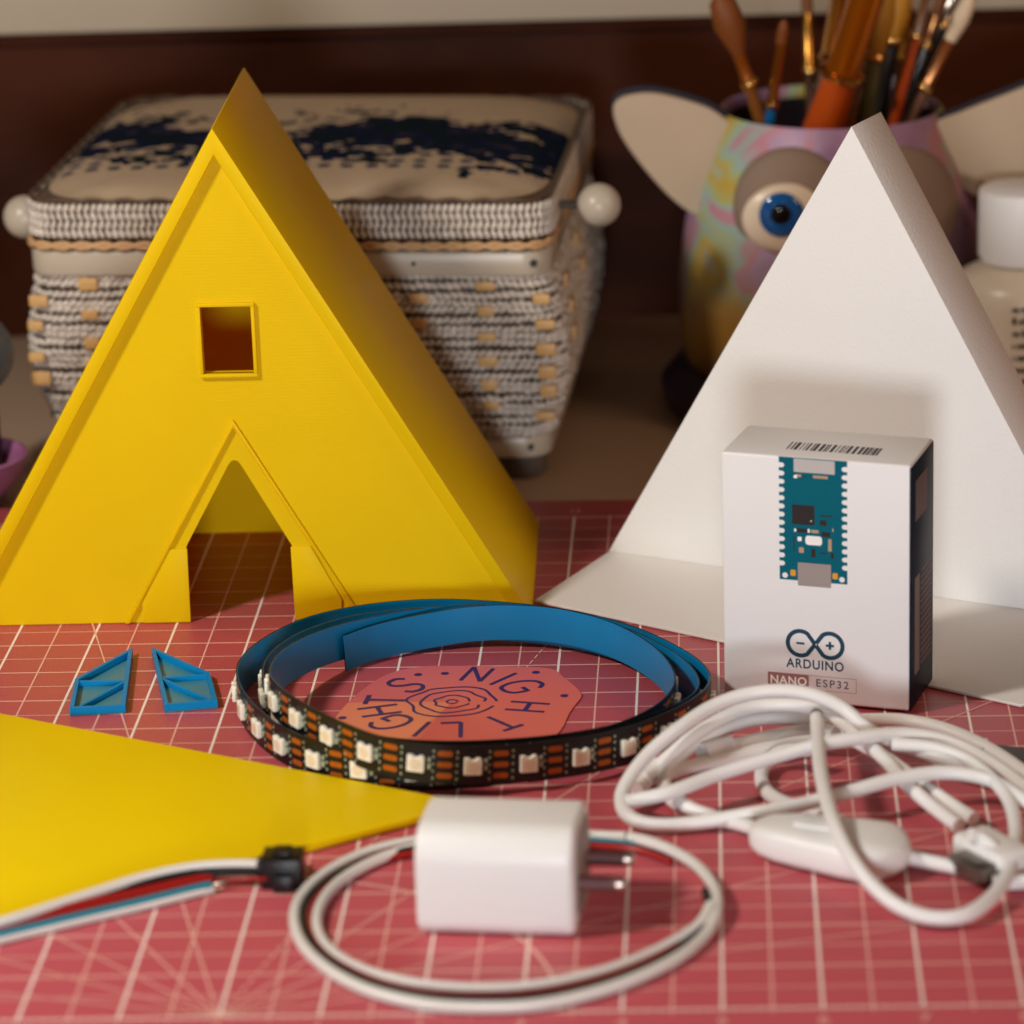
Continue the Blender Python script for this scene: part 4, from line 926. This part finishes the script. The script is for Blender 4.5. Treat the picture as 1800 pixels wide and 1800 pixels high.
brush('thin brush with a red-orange handle and beaded silver ferrule', (1573, 210, -1.6), (1635, -30, -1.0), (hb('red', rgb(176, 70, 26)), m_fer['silver'], m_brs['cream']), 0.22, (0.60, 0.92), flare=1.0)
brush('black handled brush standing behind the red-orange one', (1600, 205, 0.6), (1680, -20, 1.0), (hb('jet', rgb(14, 12, 12)), m_fer['silver'], m_brs['brown']), 0.30, (0.70, 0.95), flare=1.0)
brush('brush with copper ferrule and cream bristles, rightmost in the pot', (1602, 205, -1.2), (1712, -14, -0.6), (hb('bead', rgb(120, 84, 66)), m_fer['copper'], m_brs['cream']), 0.27, (0.22, 0.62), flare=1.35)

brush('slim dark wooden brush just left of the orange handled brush', (1425, 208, 1.2), (1418, -20, 1.2), (hb('darkwood', rgb(70, 38, 18)), m_fer['gold'], m_brs['brown']), 0.24, (0.35, 0.8), flare=1.0)
brush('slim brush with clear amber handle close behind the yellow wooden end', (1500, 205, 0.8), (1572, -30, 0.9), (hb('clearamber', rgb(160, 90, 20)), m_fer['gold'], m_brs['amber']), 0.30, (0.40, 0.9), flare=1.0)
brush('slim black brush leaning right beside the copper ferrule', (1585, 208, 0.2), (1660, -20, 0.4), (hb('coal', rgb(24, 18, 16)), m_fer['copper'], m_brs['brown']), 0.22, (0.55, 0.8), flare=1.0)
brush('very thin gold ferruled brush behind the red-orange handle', (1560, 206, 1.6), (1606, -20, 1.4), (hb('bronze', rgb(110, 60, 22)), m_fer['gold'], m_brs['cream']), 0.18, (0.45, 0.85), flare=1.0)

# ------------------------------------------------------------------ white bottle at the right
BT = at(1800, 900, 0); BT = (atp(1795, 500, 134)[0], 134, -0.3)
bt = thing('paint_bottle', 'white plastic bottle with a white screw cap and printed text at the right edge', 'bottle', BT)
m_bot = mat('cream_bottle', rgb(206, 190, 170), 0.35, vary=0.03)
zt = atp(1795, 345, 134-1.7)[2]+0.3
cap = MB().lathe([(0, zt-0.02), (1.45, zt-.02), (1.62, zt-.12), (1.66, zt-.3), (1.66, zt-2.6), (1.5, zt-2.85), (0, zt-2.85)], seg=64).build('cap', M['white_plastic'], bt, angle=40)
bot = MB().lathe([(0, 0), (2.2, 0), (2.5, 0.3), (2.55, zt-4.6), (2.5, zt-3.75), (2.3, zt-3.35), (1.75, zt-3.05), (1.2, zt-2.9)], seg=64).build('bottle_body', m_bot, bt, angle=40)
tl = []
for j in range(10):                       # blurred, unreadable lines of print
    x_ = -0.5; zz = zt-4.25-j*0.47
    while x_ < 0.9:
        h_ = random.choice([0.17, 0.17, 0.26]); wd = random.choice([0.05, 0.09, 0.13])
        tl.append(flat('x', [[(x_, zz), (x_+wd, zz), (x_+wd, zz+h_), (x_, zz+h_)]], M['black_ink'], None, 0.004, 0, Matrix.Translation((0, -2.575, 0)) @ FRONT)); x_ += wd+random.choice([0.05, 0.05, 0.13])
merge_into('label_text', tl, bot, M['black_ink'])

# ------------------------------------------------------------------ left edge: grey jar and purple cloth roll
JT = (atp(-70, 640, 126)[0], 127.5, -0.3)
t = thing('grey_jar', 'rounded grey jar cut off by the left edge, beside the sewing box', 'jar', JT)
zc = atp(0, 640, 126)[2]+0.3
MB().ball((0, 0, zc), 1.62, 16).build('jar_body', mat('grey_glaze', rgb(84, 86, 88), 0.3), t)
MB().lathe([(0, 0), (0.9, 0), (0.9, zc-1.2), (0.5, zc-1.0)], seg=32).build('jar_stem', M['black_plastic'], t)
JT = (atp(-75, 850, 126)[0], 126.5, -0.3)
t = thing('pink_bowl', 'purplish pink bowl cut off by the left edge, behind the yellow toy house', 'bowl', JT)
MB().lathe([(0, 0), (1.2, 0), (1.5, 0.3), (2.3, 1.2), (2.5, 1.9), (2.35, 1.95), (1.9, 1.2), (0, 0.5)], seg=48).build('bowl_body', mat('pink_glaze', rgb(170, 104, 150), 0.35), t)
